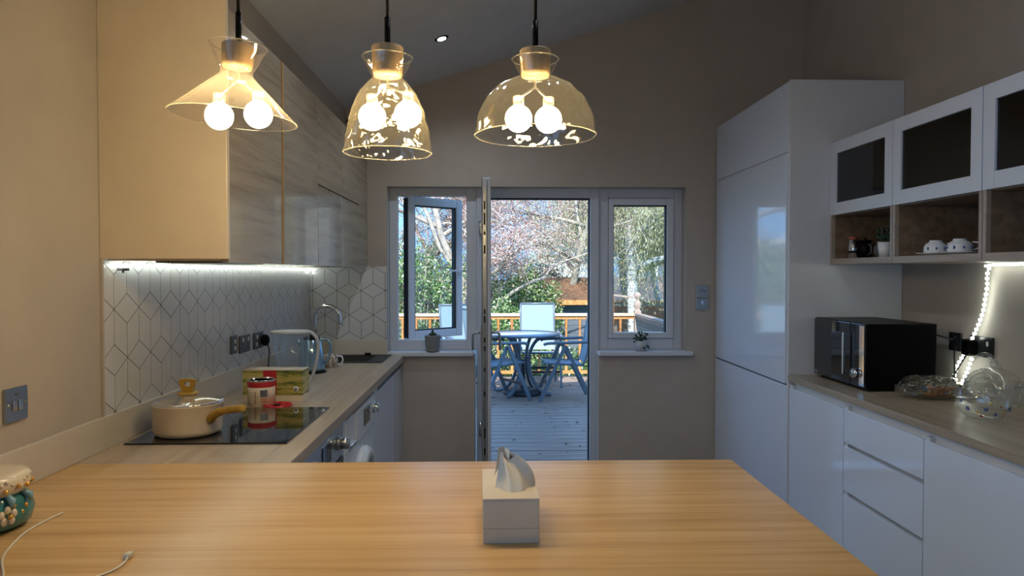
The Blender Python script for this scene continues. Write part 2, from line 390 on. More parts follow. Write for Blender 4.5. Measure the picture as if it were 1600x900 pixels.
t = thing('fill_window', 'unseen fill window added behind the camera to let in daylight', 'window', (XL - .1, -1.5, .15), kind='structure')  # unseen opening and glazing, added to bring more skylight onto the right cabinets
m = MB()
for y in (-2.7, -1.52, -.34, .84): m.box(XL - .14, XL - .08, y, y + .06, .15, 2.35)
m.box(XL - .14, XL - .08, -2.64, .84, .15, .21); m.box(XL - .14, XL - .08, -2.64, .84, 2.29, 2.35); m.build('window_frame', 'pvc', t, world=True)
for y in (-2.64, -1.46, -.28): m = MB(); m.box(XL - .114, XL - .108, y, y + 1.12, .21, 2.29); m.build('pane', 'pane', t, world=True)
# sills
w = MB(); w.box(WX0, DX0 - .01, YB - .045, YB + .11, WZ0 - .025, WZ0 + .005, .005)
struct('trim_2', w, 'pvc', 'white window sill left of the garden door')
w = MB(); w.box(DX1, 1.415, YB - .05, YB + .11, WZ0 - .025, WZ0 + .005, .005)
struct('trim_3', w, 'pvc', 'white window sill right of the garden door')

# ------------------------------------------------------------------ windows and door
FY0, FY1 = 5.10, 5.17
t = thing('window_1', 'white casement window left of the garden door, standing open', 'window', (-.43, FY0, .93), kind='structure')
m = MB(); m.box(WX0, -.675, FY0, FY1, .93, WZ1, .004); m.box(-.184, -.110, FY0, FY1, .93, WZ1, .004)
m.box(-.675, -.184, FY0, FY1, 2.032, WZ1, .004); m.box(-.675, -.184, FY0, FY1, .93, 1.003, .004)
m.build('window_frame', 'frame_white', t, world=True)
# open sash, built flat then swung outwards about its left edge
hx, hy, ang = -.605, FY1 - .005, math.radians(41)
R = Matrix.Translation((hx, hy, 0)) @ Matrix.Rotation(ang, 4, 'Z')
L_, z0, z1, st = .50, 1.000, 2.036, .058
m = MB(); m.box(0, st, 0, .06, z0, z1, .006); m.box(L_ - st, L_, 0, .06, z0, z1, .006)
m.box(st, L_ - st, 0, .06, z1 - st, z1, .006); m.box(st, L_ - st, 0, .06, z0, z0 + st, .006)
sash = m.xf(R).build('sash', 'pvc', t, world=True)
m = MB()
for a in ((st, st + .01, z0 + st, z1 - st), (L_ - st - .01, L_ - st, z0 + st, z1 - st)): m.box(a[0], a[1], .012, .05, a[2], a[3])
m.box(st + .01, L_ - st - .01, .012, .05, z1 - st - .008, z1 - st); m.box(st + .01, L_ - st - .01, .012, .05, z0 + st, z0 + st + .008)
m.box(-.006, 0, .005, .055, z0 + .01, z1 - .01); m.box(0, L_, .02, .05, z1, z1 + .006)
m.xf(R).build('gasket', 'dark', sash, world=True)
m = MB(); m.box(st + .01, L_ - st - .01, .026, .032, z0 + st + .008, z1 - st - .008)
m.xf(R).build('pane', 'pane', sash, world=True)
m = MB(); m.box(L_ - .045, L_ - .015, -.012, 0, 1.47, 1.53, .003); m.bar((L_ - .03, -.03, 1.5), (L_ - .15, -.03, 1.5), .016, .014); m.bar((L_ - .03, 0, 1.5), (L_ - .03, -.034, 1.5), .016, .016)
m.xf(R).build('handle', 'pvc', sash, world=True, label='white lever handle')

t = thing('window_2', 'white closed casement window right of the garden door', 'window', (1.07, FY0, .93), kind='structure')
m = MB(); m.box(1.309, WX1, FY0, FY1, .93, WZ1, .004); m.box(.765, .836, FY0, FY1, .93, WZ1, .004)
m.box(.836, 1.309, FY0, FY1, 2.022, WZ1, .004); m.box(.836, 1.309, FY0, FY1, .93, 1.010, .004)
m.build('window_frame', 'frame_white', t, world=True)
m = MB(); m.box(.838, .872, FY0 - .012, FY1, 1.012, 2.020, .004); m.box(1.259, 1.307, FY0 - .012, FY1, 1.012, 2.020, .004)
m.box(.872, 1.259, FY0 - .012, FY1, 1.970, 2.020, .004); m.box(.872, 1.259, FY0 - .012, FY1, 1.012, 1.053, .004)
sash = m.build('sash', 'pvc', t, world=True)
m = MB(); m.box(.872, 1.259, FY0 + .025, FY0 + .031, 1.053, 1.970); m.build('pane', 'pane', sash, world=True)
m = MB(); m.box(.872, .878, FY0 + .01, FY0 + .05, 1.053, 1.97); m.box(1.251, 1.259, FY0 + .01, FY0 + .05, 1.053, 1.97); m.box(.878, 1.251, FY0 + .01, FY0 + .05, 1.963, 1.97)
m.build('gasket', 'dark', sash, world=True)
m = MB(); m.box(.844, .862, FY0 - .02, FY0 - .01, 1.42, 1.50, .003); m.cyl((.853, FY0 - .045, 1.46), .008, .03, 10, 1)
m.bar((.853, FY0 - .042, 1.46), (.853, FY0 - .042, 1.40), .014, .012)
m.build('handle', 'frame_white', sash, world=True)

t = thing('door_1', 'white glazed garden door swung open into the kitchen', 'door', (0.3, FY0, 0), kind='structure')
m = MB(); m.box(-.110, -.070, FY0 - .02, FY1, 0, WZ1, .004); m.box(.703, .765, FY0 - .02, FY1, 0, WZ1, .004)
m.box(-.070, .703, FY0 - .02, FY1, 2.02, WZ1, .004); m.box(-.07, .703, FY0 - .02, FY1 + .12, 0, .055, .004)
m.build('door_frame', 'frame_white', t, world=True)
m = MB(); m.box(.695, .703, FY0 + .01, FY1 - .01, .055, 2.02); m.box(-.07, .695, FY0 + .01, FY1 - .01, 2.010, 2.02)
m.build('gasket', 'dark', t, world=True)
lx0, lx1, ly0, ly1, lz0, lz1 = -.063, -.008, 4.22, 5.075, .06, 2.05
m = MB(); s_ = .105
m.box(lx0, lx1, ly0, ly0 + s_, lz0, lz1, .006); m.box(lx0, lx1, ly1 - s_, ly1, lz0, lz1, .006)
m.box(lx0, lx1, ly0 + s_, ly1 - s_, lz1 - s_, lz1, .005); m.box(lx0, lx1, ly0 + s_, ly1 - s_, lz0, lz0 + .16, .005); m.box(lx0, lx1, ly0 + s_, ly1 - s_, .88, .98, .005)
leaf = m.build('door_leaf', 'frame_white', t, world=True)
m = MB(); m.box(-.037, -.033, ly0 + s_, ly1 - s_, .22, .88); m.box(-.037, -.033, ly0 + s_, ly1 - s_, .98, lz1 - s_); m.build('pane', 'pane', leaf, world=True)
m = MB(); m.box(-.062, -.0585, ly0 - .004, ly0, lz0, lz1); m.box(-.031, -.028, ly0 - .004, ly0, lz0, lz1 - .02); m.build('gasket', 'dark', leaf, world=True)
m = MB(); m.box(-.054, -.036, ly0 - .006, ly0, .12, 1.98); m.build('lock_plate', 'plate', leaf, world=True, label='long steel lock strip on the door edge')
m = MB()
for z, h in ((1.86, .05), (1.77, .07), (1.71, .02), (1.60, .05), (1.24, .03), (1.19, .04), (1.07, .03), (1.02, .03), (.90, .02), (.75, .03), (.50, .06), (.40, .04), (.28, .05)):
    m.box(-.050, -.040, ly0 - .0075, ly0 - .004, z, z + h)
m.build('lock_slot', 'dark', leaf, world=True, label='dark slots of the lock strip')
for sgn, xx in ((-1, lx0), (1, lx1)):
    m = MB(); m.box(xx, xx + sgn * .008, ly0 + .035, ly0 + .07, 1.00, 1.17, .003)
    a = xx + sgn * .008
    m.tube([(a, ly0 + .05, 1.125), (a + sgn * .030, ly0 + .05, 1.125), (a + sgn * .042, ly0 + .052, 1.118), (a + sgn * .046, ly0 + .06, 1.10), (a + sgn * .046, ly0 + .07, 1.02)], .008, 8)
    m.build('handle', 'steel', leaf, world=True)
for z in (.32, 1.75):
    m = MB(); m.cyl((-.085, ly1 - .02, z), .011, .10, 12); m.box(-.085, -.06, ly1 - .03, ly1 - .01, z + .01, z + .09); m.build('hinge', 'steel', t, world=True)

# ------------------------------------------------------------------ tiled splashback
TW, TH, TV = .168, .052, .118
def clip(poly, a, b, c):                      # keep a*u+b*v<=c
    out = []
    for i in range(len(poly)):
        p, q = poly[i], poly[(i + 1) % len(poly)]
        dp = a * p[0] + b * p[1] - c; dq = a * q[0] + b * q[1] - c
        if dp <= 0: out.append(p)
        if (dp < 0 < dq) or (dq < 0 < dp):
            t_ = dp / (dp - dq); out.append((p[0] + t_ * (q[0] - p[0]), p[1] + t_ * (q[1] - p[1])))
    return out
def inset(poly, g):
    A = sum(p[0] * q[1] - q[0] * p[1] for p, q in zip(poly, poly[1:] + poly[:1]))
    if A < 0: poly = poly[::-1]
    res = poly
    for p, q in zip(poly, poly[1:] + poly[:1]):
        dx, dy = q[0] - p[0], q[1] - p[1]; L = math.hypot(dx, dy); a, b = dy / L, -dx / L
        res = clip(res, a, b, a * p[0] + b * p[1] - g)
        if len(res) < 3: return []
    return res
def area(poly): return abs(sum(p[0] * q[1] - q[0] * p[1] for p, q in zip(poly, poly[1:] + poly[:1]))) / 2
SHAPES = {'r': [(0, 0), (TW / 2, -TH), (TW, 0), (TW / 2, TH)], 'a': [(0, 0), (TW / 2, TH), (TW / 2, TH + TV), (0, TV)], 'b': [(0, 0), (0, TV), (-TW / 2, TH + TV), (-TW / 2, TH)]}
def splash(name, label, axis, plane, depth, u0, u1, z0, z1, su, sz):
    # axis 0: lies on a wall of constant x (u = y); axis 1: constant y (u = x)
    loc = (plane, u0, z0) if axis == 0 else (u0, plane, z0)
    t = thing(name, label, 'splashback', loc)
    sg = 1 if depth > 0 else -1
    m = MB(); p0, p1 = plane, plane + depth * .84
    (m.box(p0, p1, u0, u1, z0, z1) if axis == 0 else m.box(u0, u1, p0, p1, z0, z1)); m.build('grout', 'splash_base', t, world=True)
    cache = {}
    def P(u, v, d): return (d, u, v) if axis == 0 else (u, d, v)
    for j in range(-3, 5):
        for i in range(-3, 30):
            cu = su + i * TW + (j % 2) * TW / 2; cv = sz + j * (TH + TV)
            for k, sh in SHAPES.items():
                poly = inset([(u + cu, v + cv) for u, v in sh], .0014); full = area(poly)
                pc = poly
                for a, b, c in ((1, 0, u1), (-1, 0, -u0), (0, 1, z1), (0, -1, -z0)):
                    pc = clip(pc, a, b, c)
                    if len(pc) < 3: break
                if len(pc) < 3 or area(pc) < 4e-5: continue
                whole = abs(area(pc) - full) < 1e-7
                if whole and k in cache: me = cache[k]
                else:
                    bu, bv = (cu, cv) if whole else (u0, z0)
                    mm = MB(); pl = [(u - bu, v - bv) for u, v in pc]; ins = inset(pl, .0008) or pl
                    n = len(pl); vs = [P(u, v, depth * .80) for u, v in pl] + [P(u, v, depth * .92) for u, v in pl]
                    if len(ins) == n and whole:
                        A_ = sum(p[0] * q[1] - q[0] * p[1] for p, q in zip(pl, pl[1:] + pl[:1]))
                    mm.add(vs, [tuple(range(n, 2 * n)), tuple(range(n))[::-1]] + [(q, (q + 1) % n, n + (q + 1) % n, n + q) for q in range(n)])
                    me = mm.mesh('tile', M['tile'])
                    if whole: cache[k] = me
                o = bpy.data.objects.new('tile', me); COL.objects.link(o); o.parent = t
                bu, bv = (cu, cv) if whole else (u0, z0)
                o.location = (0, bu - u0, bv - z0) if axis == 0 else (bu - u0, 0, bv - z0)
    return t
splash('tiled_splashback', 'white rhombus tile splashback with dark joints along the left wall behind the hob', 0, XL, .010, 2.352, 4.99, 1.018, 1.535, 2.413, 1.364)
splash('tiled_splashback', 'short white rhombus tile splashback on the end wall behind the tap', 1, YB, -.010, XL + .010, -.735, 1.018, 1.53, -1.084, 1.360)
m = MB(); m.box(XL, XL + .0105, 2.342, 2.352, 1.018, 1.533, .001); m.build('edge_trim', 'wall', bpy.data.objects['tiled_splashback'], world=True)

# upstands and worktops
ZT = .91
m = MB(); m.box(XL, XL + .014, 1.2, 4.985, ZT, 1.018, .002)
tag(m.build('upstand', 'upstand'), 'long cream upstand running along the left wall above the worktop', 'upstand')
m = MB(); m.box(XL + .014, -.735, YB - .014, YB, ZT, 1.018, .002)
tag(m.build('upstand', 'upstand'), 'short cream upstand on the end wall behind the black sink', 'upstand')
m = MB(); m.box(XL + .0, .740, 1.15, 2.168, ZT - .04, ZT, .002)
tag(m.build('breakfast_bar', 'table'), 'wide warm oak breakfast bar across the foreground', 'worktop')
m = MB(); SX0, SX1, SY0, SY1 = -1.17, -.80, 4.58, 4.90
m.box(XL, -.615, 2.169, SY0, ZT - .04, ZT, .0015); m.box(XL, -.615, SY1, YB, ZT - .04, ZT, .0015)
m.box(XL, SX0, SY0, SY1, ZT - .04, ZT); m.box(SX1, -.615, SY0, SY1, ZT - .04, ZT)
tag(m.build('worktop', 'ctrL'), 'pale oak worktop along the left wall with hob and sink', 'worktop')
# supports under the breakfast bar (never in view but they carry it)
m = MB(); m.box(-.62, -.60, 1.20, 2.10, 0, ZT - .04); m.box(.64, .68, 1.25, 2.10, 0, ZT - .04)
tag(m.build('bar_support', 'cream'), 'plain panel legs under the breakfast bar', 'panel')

# sink and tap
t = thing('sink', 'black composite sink set into the worktop below the tiled end wall', 'sink', (-.96, 4.74, ZT))
m = MB(); e = .006
m.box(-1.235, SX0, 4.54, 4.965, ZT, ZT + e, .002); m.box(SX1, -.70, 4.54, 4.965, ZT, ZT + e, .002); m.box(SX0, SX1, 4.54, SY0, ZT, ZT + e, .001); m.box(SX0, SX1, SY1, 4.965, ZT, ZT + e, .001)
m.build('rim', 'blackmatt', t, world=True)
m = MB(); m.box(SX0, SX0 + .008, SY0, SY1, .74, ZT); m.box(SX1 - .008, SX1, SY0, SY1, .74, ZT); m.box(SX0 + .008, SX1 - .008, SY0, SY0 + .008, .74, ZT); m.box(SX0 + .008, SX1 - .008, SY1 - .008, SY1, .74, ZT); m.box(SX0, SX1, SY0, SY1, .73, .74)
m.build('bowl', 'blackmatt', t, world=True)
m = MB(); m.cyl((-.86, 4.93, ZT + e), .022, .014, 16); m.build('plug_knob', 'black', t, world=True)
t = thing('kitchen_tap', 'tall chrome swan neck tap standing in the corner by the sink', 'tap', (-1.18, 4.76, ZT + .0065))
m = MB(); pts = [(0, 0, .0), (0, 0, .26)]
for i in range(1, 13):
    a = PI - PI * 1.03 * i / 12; pts.append((.082 + .082 * math.cos(a), 0, .26 + .088 * math.sin(a)))
pts.append((.172, 0, .215))
m.tube(pts, .0145, 14); m.build('spout', 'chrome', t)
m = MB(); m.cyl((0, 0, 0), .024, .045, 20); m.build('base', 'chrome', t)
m = MB(); m.tube([(0, -.015, .035), (.01, -.06, .05), (.02, -.10, .075)], .006, 8); m.build('lever', 'chrome', t)

# ------------------------------------------------------------------ left base units
FX = -.636
def carcass(y0, y1, nm, lab, cat, group=None):
    t = thing(nm, lab, cat, (-.9, (y0 + y1) / 2, 0), group=group)
    m = MB(); m.box(XL + .03, FX - .02, y0 + .002, y1 - .002, .10, .865); m.build('body', 'white', t, world=True); return t
t = carcass(2.40, 3.035, 'built_in_oven', 'stainless steel built-in oven under the hob', 'oven')
m = MB(); m.box(FX - .02, FX, 2.40, 3.035, .715, .862, .003); m.build('fascia', 'steel', t, world=True)
m = MB(); m.box(FX, FX + .003, 2.66, 2.80, .75, .83); m.build('display', 'blackgloss', t, world=True)
m = MB(); m.box(FX - .02, FX + .002, 2.40, 3.035, .20, .708, .003); d = m.build('door', 'blackgloss', t, world=True, label='black glass oven door')
m = MB(); m.tube([(FX + .05, 2.46, .675), (FX + .05, 2.99, .675)], .010, 10)
for y in (2.5, 2.95): m.bar((FX, y, .675), (FX + .05, y, .675), .014, .014)
m.build('handle', 'black', d, world=True)
for y in (2.53, 2.93):
    m = MB(); m.cyl((FX, y, .785), .030, .012, 24, 0); m.cyl((FX + .012, y, .785), .024, .034, 24, 0); m.build('knob', 'steel', t, world=True)
m = MB(); m.box(FX - .02, FX, 3.038, 3.085, .10, .865, .002); m.build('filler_panel', 'white', t, world=True, label='narrow white filler beside the oven')
t = carcass(3.09, 3.79, 'washing_machine', 'white washing machine under the worktop, between the oven and the white base units', 'washing machine')
m = MB(); m.box(FX - .02, FX, 3.09, 3.79, .10, .69, .006); m.build('front_panel', 'white', t, world=True)
m = MB(); m.box(FX - .02, FX + .012, 3.27, 3.79, .695, .845, .008); m.build('control_panel', 'white', t, world=True)
m = MB(); m.box(FX - .02, FX + .004, 3.09, 3.262, .695, .845, .006); q = m.build('detergent_drawer', 'white', t, world=True)
m = MB(); m.box(FX + .004, FX + .02, 3.12, 3.235, .71, .728, .003); m.build('handle', 'chrome', q, world=True)
m = MB(); m.box(FX + .012, FX + .015, 3.46, 3.62, .740, .822); m.build('display', 'blackgloss', t, world=True)
m = MB(); m.cyl((FX + .012, 3.71, .785), .030, .012, 24, 0); m.cyl((FX + .024, 3.71, .785), .024, .02, 24, 0); m.build('knob', 'chrome', t, world=True)
m = MB(); m.lathe([(.215, 0), (.215, .02), (.20, .042), (.165, .048), (.15, .03), (.15, .0)], (FX, 3.45, .43), 40, 0); q = m.build('door', 'white', t, world=True, label='round porthole door')
m = MB(); m.lathe([(.001, .05), (.06, .046), (.12, .034), (.15, .02)], (FX, 3.45, .43), 32, 0); m.build('porthole_glass', 'blackgloss', q, world=True)
for i, (y0, y1, lab) in enumerate(((3.918, 4.52, 'white base cabinet just beyond the washing machine'), (4.523, 4.995, 'white base cabinet under the sink against the end wall'))):
    t = carcass(y0, y1, 'base_cabinet', lab, 'cabinet', 'white base cabinets under the left worktop')
    m = MB(); m.box(FX - .02, FX, y0 + .002, y1 - .002, .12, .826, .002); d = m.build('door', 'gloss', t, world=True)
    m = MB(); m.box(FX - .019, FX - .012, y0 + .002, y1 - .002, .829, .866); m.build('grip_recess', 'grey', t, world=True)
    m = MB(); m.box(FX - .012, FX + .002, y0 + .003, y1 - .003, .826, .829); m.build('grip_edge', 'gloss', d, world=True)
    if i == 0: m = MB(); m.box(FX - .02, FX + .004, 3.80, 3.915, .10, .862, .002); m.build('filler_panel', 'gloss', t, world=True)

# ------------------------------------------------------------------ left wall cabinets
m = MB(); m.box(XL, -.862, 2.345, 2.368, 1.532, 2.62, .003)
tag(m.build('end_panel', 'cream'), 'tall cream end panel closing the row of wall cabinets', 'panel')
ZC0, ZC1 = 1.527, 2.36
def wallcab(y0, y1, lab, split, mat='cabwood'):
    t = thing('wall_cabinet', lab, 'cabinet', (-1.07, (y0 + y1) / 2, ZC0), group='grey ash wall cabinets')
    m = MB(); m.box(XL + .012, -.895, y0 + .001, y1 - .001, ZC0, ZC1); m.build('body', 'cream', t, world=True)
    zz = [ZC0 - .006, 1.924, 1.932, ZC1] if split else [ZC0 - .006, ZC1]
    for a in range(0, len(zz), 2):   # doors
        m = MB(); m.box(-.892, -.870, y0 + .0015, y1 - .0015, zz[a], zz[a + 1], .0015); m.build('door', mat, t, world=True)
    return t
t = wallcab(2.370, 2.978, 'tall single door wall cabinet next to the cream end panel', False)
m = MB(); m.box(-.892, -.866, 2.980, 3.000, ZC0 - .006, ZC1, .001); m.build('filler_strip', 'filler', t, world=True, label='thin warm brown strip along the far edge')
wallcab(3.002, 3.586, 'second tall single door wall cabinet, beyond the brown strip', False)
wallcab(3.590, 4.150, 'wall cabinet with upper and lower door, third from the end panel', True)
t = wallcab(4.154, 4.70, 'wall cabinet with upper and lower door, nearest the end wall', True)
m = MB(); m.box(XL + .012, -.872, 4.703, 4.995, ZC0 - .006, ZC1, .002); m.build('filler_panel', 'cabwood', t, world=True)
t = thing('extractor_hood', 'slim dark extractor slot under the first wall cabinet', 'extractor', (-1.0, 2.7, 1.515))
m = MB(); m.box(-1.13, -.90, 2.42, 2.95, 1.521, 1.5265, .001); m.build('body', 'grey', t, world=True)
m = MB(); m.box(-1.10, -.93, 2.46, 2.91, 1.519, 1.521); m.build('filter', 'steel', t, world=True)

# LED strips
def ledstrip(pts, lab, step=.021, mat='led'):
    P = [Vector(p) for p in pts]
    t = thing('led_strip', lab, 'light strip', P[0])
    m = MB(); m.tube(P, .0035, 6); m.build('tape', 'ledtape', t, world=True)
    m = MB(); acc = 0
    for a, b in zip(P[:-1], P[1:]):
        L = (b - a).length; n = 0
        while acc < L:
            p = a + (b - a) * acc / L; m.box(p.x - .005, p.x + .005, p.y - .005, p.y + .005, p.z - .005, p.z + .005); acc += step
        acc -= L
    m.build('led_beads', mat, t, kind='stuff', world=True)
    return t
ledstrip([(-1.245, 2.39, 1.512), (-1.245, 3.4, 1.510), (-1.245, 4.97, 1.507), (-1.243, 4.978, 1.49), (-1.247, 4.976, 1.475)], 'glowing cool white LED strip under the wall cabinets on the left', .019)
t = thing('strip_clip', 'small grey clip holding the start of the LED strip', 'clip', (-1.243, 2.43, 1.50))
m = MB(); m.box(-.012, .012, -.02, .02, -.006, .003, .002); m.build('body', 'grey', t)
m = MB(); m.cyl((0, 0, -.014), .005, .008, 10); m.build('screw', 'steel', t)
loop = [(2.16, 2.45, 1.523), (2.16, 3.00, 1.521), (2.163, 3.035, 1.505), (2.165, 3.05, 1.475), (2.175, 3.062, 1.43), (2.175, 3.07, 1.39), (2.175, 3.09, 1.305), (2.17, 3.13, 1.217), (2.168, 3.18, 1.139), (2.165, 3.236, 1.058), (2.16, 3.25, 1.00), (2.155, 3.20, .975), (2.15, 3.155, 1.03), (2.15, 3.12, 1.10)]
def smooth(pts, n=6):
    P = [Vector(p) for p in pts]; out = []
    for i in range(len(P) - 1):
        p0, p1, p2, p3 = P[max(i - 1, 0)], P[i], P[i + 1], P[min(i + 2, len(P) - 1)]
        for k in range(n):
            t_ = k / n; out.append(.5 * ((2 * p1) + (p2 - p0) * t_ + (2 * p0 - 5 * p1 + 4 * p2 - p3) * t_ ** 2 + (3 * p1 - p0 - 3 * p2 + p3) * t_ ** 3))
    out.append(P[-1]); return out
ledstrip(smooth(loop, 5), 'glowing LED strip hanging in a curve down the right wall', .024, 'led_right')

# ------------------------------------------------------------------ sockets and switches
def faceplate(name, lab, cat, loc, face, w_, h_, mat, kindlist):
    # face: outward normal '+x','-x','-y'; local frame: u horizontal, v vertical, d outwards
    rz = {'+x': PI / 2, '-x': -PI / 2, '-y': 0}[face]
    t = thing(name, lab, cat, loc, rz)           # local -y is outwards
    m = MB(); m.box(-w_ / 2, w_ / 2, -.009, 0, -h_ / 2, h_ / 2, .002); m.build('plate', mat, t)
    for k, u, v in kindlist:
        if k == 'rocker':
            m = MB(); m.box(u - .008, u + .008, -.013, -.009, v - .014, v + .014, .002); m.build('rocker', 'chrome' if mat == 'plate' else 'grey', t)
        elif k == 'whiterocker':
            m = MB(); m.box(u - .006, u + .006, -.014, -.009, v - .010, v + .010, .002); m.build('rocker', 'white', t)
        elif k == 'pins':
            m = MB(); m.box(u - .003, u + .003, -.0105, -.009, v + .006, v + .014); m.box(u - .012, u - .006, -.0105, -.009, v - .009, v - .005); m.box(u + .006, u + .012, -.0105, -.009, v - .009, v - .005); m.build('pin_holes', 'dark', t)
        elif k == 'screw':
            m = MB(); m.cyl((u, -.011, v), .0045, .002, 10, 1); m.build('screw', 'steel', t)
        elif k == 'neon':
            m = MB(); m.box(u - .006, u + .006, -.0105, -.009, v - .003, v + .003); m.build('indicator', 'grey', t)
    return t
faceplate('light_switch', 'brushed steel double rocker switch on the beige wall at the far left', 'switch', (XL, 1.922, 1.138), '+x', .090, .090, 'plate', [('rocker', -.010, -.002), ('rocker', .012, -.002), ('screw', -.033, 0), ('screw', .033, 0), ('neon', 0, .027)])
xs = XL + .0095
faceplate('light_switch', 'small dark switch plate on the tiles, leftmost of the three plates', 'switch', (xs, 3.497, 1.135), '+x', .075, .088, 'grey', [('whiterocker', 0, .015), ('whiterocker', 0, -.018)])
faceplate('wall_socket', 'dark double socket on the tiles, middle of the three plates', 'socket', (xs, 3.648, 1.125), '+x', .146, .088, 'grey', [('whiterocker', -.038, .022), ('whiterocker', .038, .022), ('pins', -.035, -.012), ('pins', .035, -.012), ('neon', 0, .03)])
faceplate('wall_socket', 'dark double socket on the tiles with a black plug in it', 'socket', (xs, 3.862, 1.122), '+x', .146, .088, 'grey', [('whiterocker', -.038, .022), ('whiterocker', -.045, -.018), ('pins', .035, -.012)])
t = thing('plug', 'black plug in the socket on the tiles with a hanging cable', 'plug', (xs + .0095, 3.895, 1.12), 0)
m = MB(); m.sphere((.022, 0, 0), .026, 16, 10, (.9, 1.0, 1.25)); m.build('body', 'black', t)
m = MB(); m.tube(smooth([(.035, 0, -.02), (.042, .0, -.06), (.035, .01, -.12), (.028, .03, -.17), (.03, .08, -.203), (.05, .16, -.2055), (.11, .22, -.2055)], 5), .0035, 6); m.build('cable', 'cable_black', t)
faceplate('wall_socket', 'upper grey socket plate on the end wall beside the right window', 'socket', (1.490, YB, 1.353), '-y', .086, .086, 'plate', [('neon', 0, .012), ('screw', -.03, 0), ('screw', .03, 0), ('neon', -.012, 0), ('neon', .014, 0)])
faceplate('wall_socket', 'lower grey socket plate with a switch on the end wall, beneath the other', 'socket', (1.490, YB, 1.262), '-y', .086, .086, 'plate', [('rocker', .0, .012), ('screw', -.03, -.012), ('screw', .03, -.012)])
faceplate('wall_socket', 'black double socket on the right wall behind the glass teapot', 'socket', (XR, 3.12, 1.155), '-x', .15, .092, 'socketblack', [('whiterocker', .045, .016), ('pins', .04, -.015), ('neon', 0, .03)])
faceplate('wall_socket', 'small black socket on the right wall just behind the microwave', 'socket', (XR, 3.30, 1.160), '-x', .088, .088, 'socketblack', [('neon', 0, .02), ('pins', 0, -.01)])
t = thing('plug', 'black plug adaptor in the socket behind the glass teapot', 'plug', (XR - .010, 3.165, 1.15))
m = MB(); m.box(-.045, 0, -.028, .028, -.04, .035, .01); m.build('body', 'black', t)
m = MB(); m.tube(smooth([(-.03, .0, -.03), (-.045, .02, -.08), (-.06, .06, -.15), (-.09, .08, -.2035), (-.14, .02, -.2045), (-.1, -.06, -.2045), (-.03, -.03, -.2045)], 6), .0035, 6); m.build('cable', 'cable_black', t)
m = MB(); m.tube(smooth([(2.186, 3.30, 1.17), (2.165, 3.31, 1.175), (2.12, 3.34, 1.19), (2.06, 3.40, 1.21), (2.04, 3.44, 1.2)], 6), .0045, 6)
tag(m.build('power_cable', 'cable_black'), 'black microwave cable running to the small wall socket', 'cable')
m = MB(); m.tube(smooth([(2.186, 3.285, 1.14), (2.17, 3.27, 1.10), (2.14, 3.22, 1.04), (2.10, 3.17, .955), (2.05, 3.12, .9455), (1.99, 3.05, .9455), (2.04, 2.97, .9455), (2.12, 3.02, .9455), (2.10, 3.10, .9455)], 6), .004, 6)
tag(m.build('power_cable', 'cable_black'), 'black cable looping on the counter between microwave and teapot', 'cable')

# ------------------------------------------------------------------ tall housing on the right
RX = 1.585
t = thing('tall_cabinet', 'tall white gloss fridge housing reaching up beside the end wall', 'cabinet', (1.88, 4.37, 0))
m = MB(); m.box(RX + .022, XR - .002, 3.772, 4.995, .10, 2.505); m.build('body', 'white', t, world=True)
m = MB(); m.box(RX - .001, XR - .002, 3.750, 3.770, 0, 2.512, .002); m.build('side_panel', 'satin', t, world=True)
m = MB(); m.box(RX, RX + .020, 3.772, 4.990, 2.135, 2.508, .0015); m.build('top_door', 'gloss', t, world=True)
m = MB(); m.box(0, .020, -1.216, 0, .889, 2.124, .0015); m.xf(Matrix.Translation((RX + .001, 4.990, 0)) @ Matrix.Rotation(math.radians(-0.55), 4, 'Z'))
m.build('middle_door', 'gloss', t, world=True)
m = MB(); m.box(RX, RX + .020, 3.772, 4.990, .12, .876, .0015); d = m.build('bottom_door', 'gloss', t, world=True)
m = MB(); m.box(RX + .010, RX + .018, 3.772, 4.990, .877, .888); m.build('grip_recess', 'grey', t, world=True)
m = MB(); m.box(RX + .004, RX + .018, 3.772, 4.990, 2.126, 2.133); m.build('grip_recess', 'satin', t, world=True)
m = MB(); m.box(RX + .001, RX + .012, 3.776, 4.986, .876, .878); m.build('grip_edge', 'gloss', d, world=True)

# right base units
ZR = .941
m = MB(); m.box(RX - .004, XR, .6, 3.748, ZR - .031, ZR, .0015)
tag(m.build('worktop', 'ctrR'), 'grey brown oak worktop on the right with the microwave', 'worktop')
def rbase(y0, y1, lab, n=1, nm='base_cabinet'):
    t = thing(nm, lab, 'cabinet', (1.9, (y0 + y1) / 2, 0), group='white gloss base units on the right')
    m = MB(); m.box(RX + .040, XR - .01, y0 + .001, y1 - .001, .10, .909); m.build('body', 'white', t, world=True)
    zs = [(.12, .870)] if n == 1 else [(.12, .483), (.503, .703), (.722, .870)]
    for a, b in zs:
        m = MB(); m.box(RX + .005, RX + .025, y0 + .0015, y1 - .0015, a, b, .0015); d = m.build('door' if n == 1 else 'drawer', 'gloss', t, world=True)
        m = MB(); m.box(RX + .0045, RX + .018, y0 + .004, y1 - .004, b - .0005, b + .0025); m.build('grip_edge', 'gloss', d, world=True)
        m = MB(); m.box(RX + .010, RX + .034, y1 - .03, y1 - .004, b + .0025, b + .018); m.build('grip_end', 'satin', d, world=True)
    m = MB(); m.box(RX + .030, RX + .038, y0, y1, .12, .909); m.build('grip_recess', 'white', t, world=True)
    return t
rbase(3.160, 3.748, 'white gloss base cabinet next to the tall housing')
rbase(2.562, 3.158, 'white gloss drawer unit with three drawers', 3, 'drawer_unit')
rbase(1.965, 2.560, 'white gloss base cabinet on the near side of the drawers')
rbase(1.368, 1.963, 'white gloss base cabinet nearest the camera, at the right frame edge')

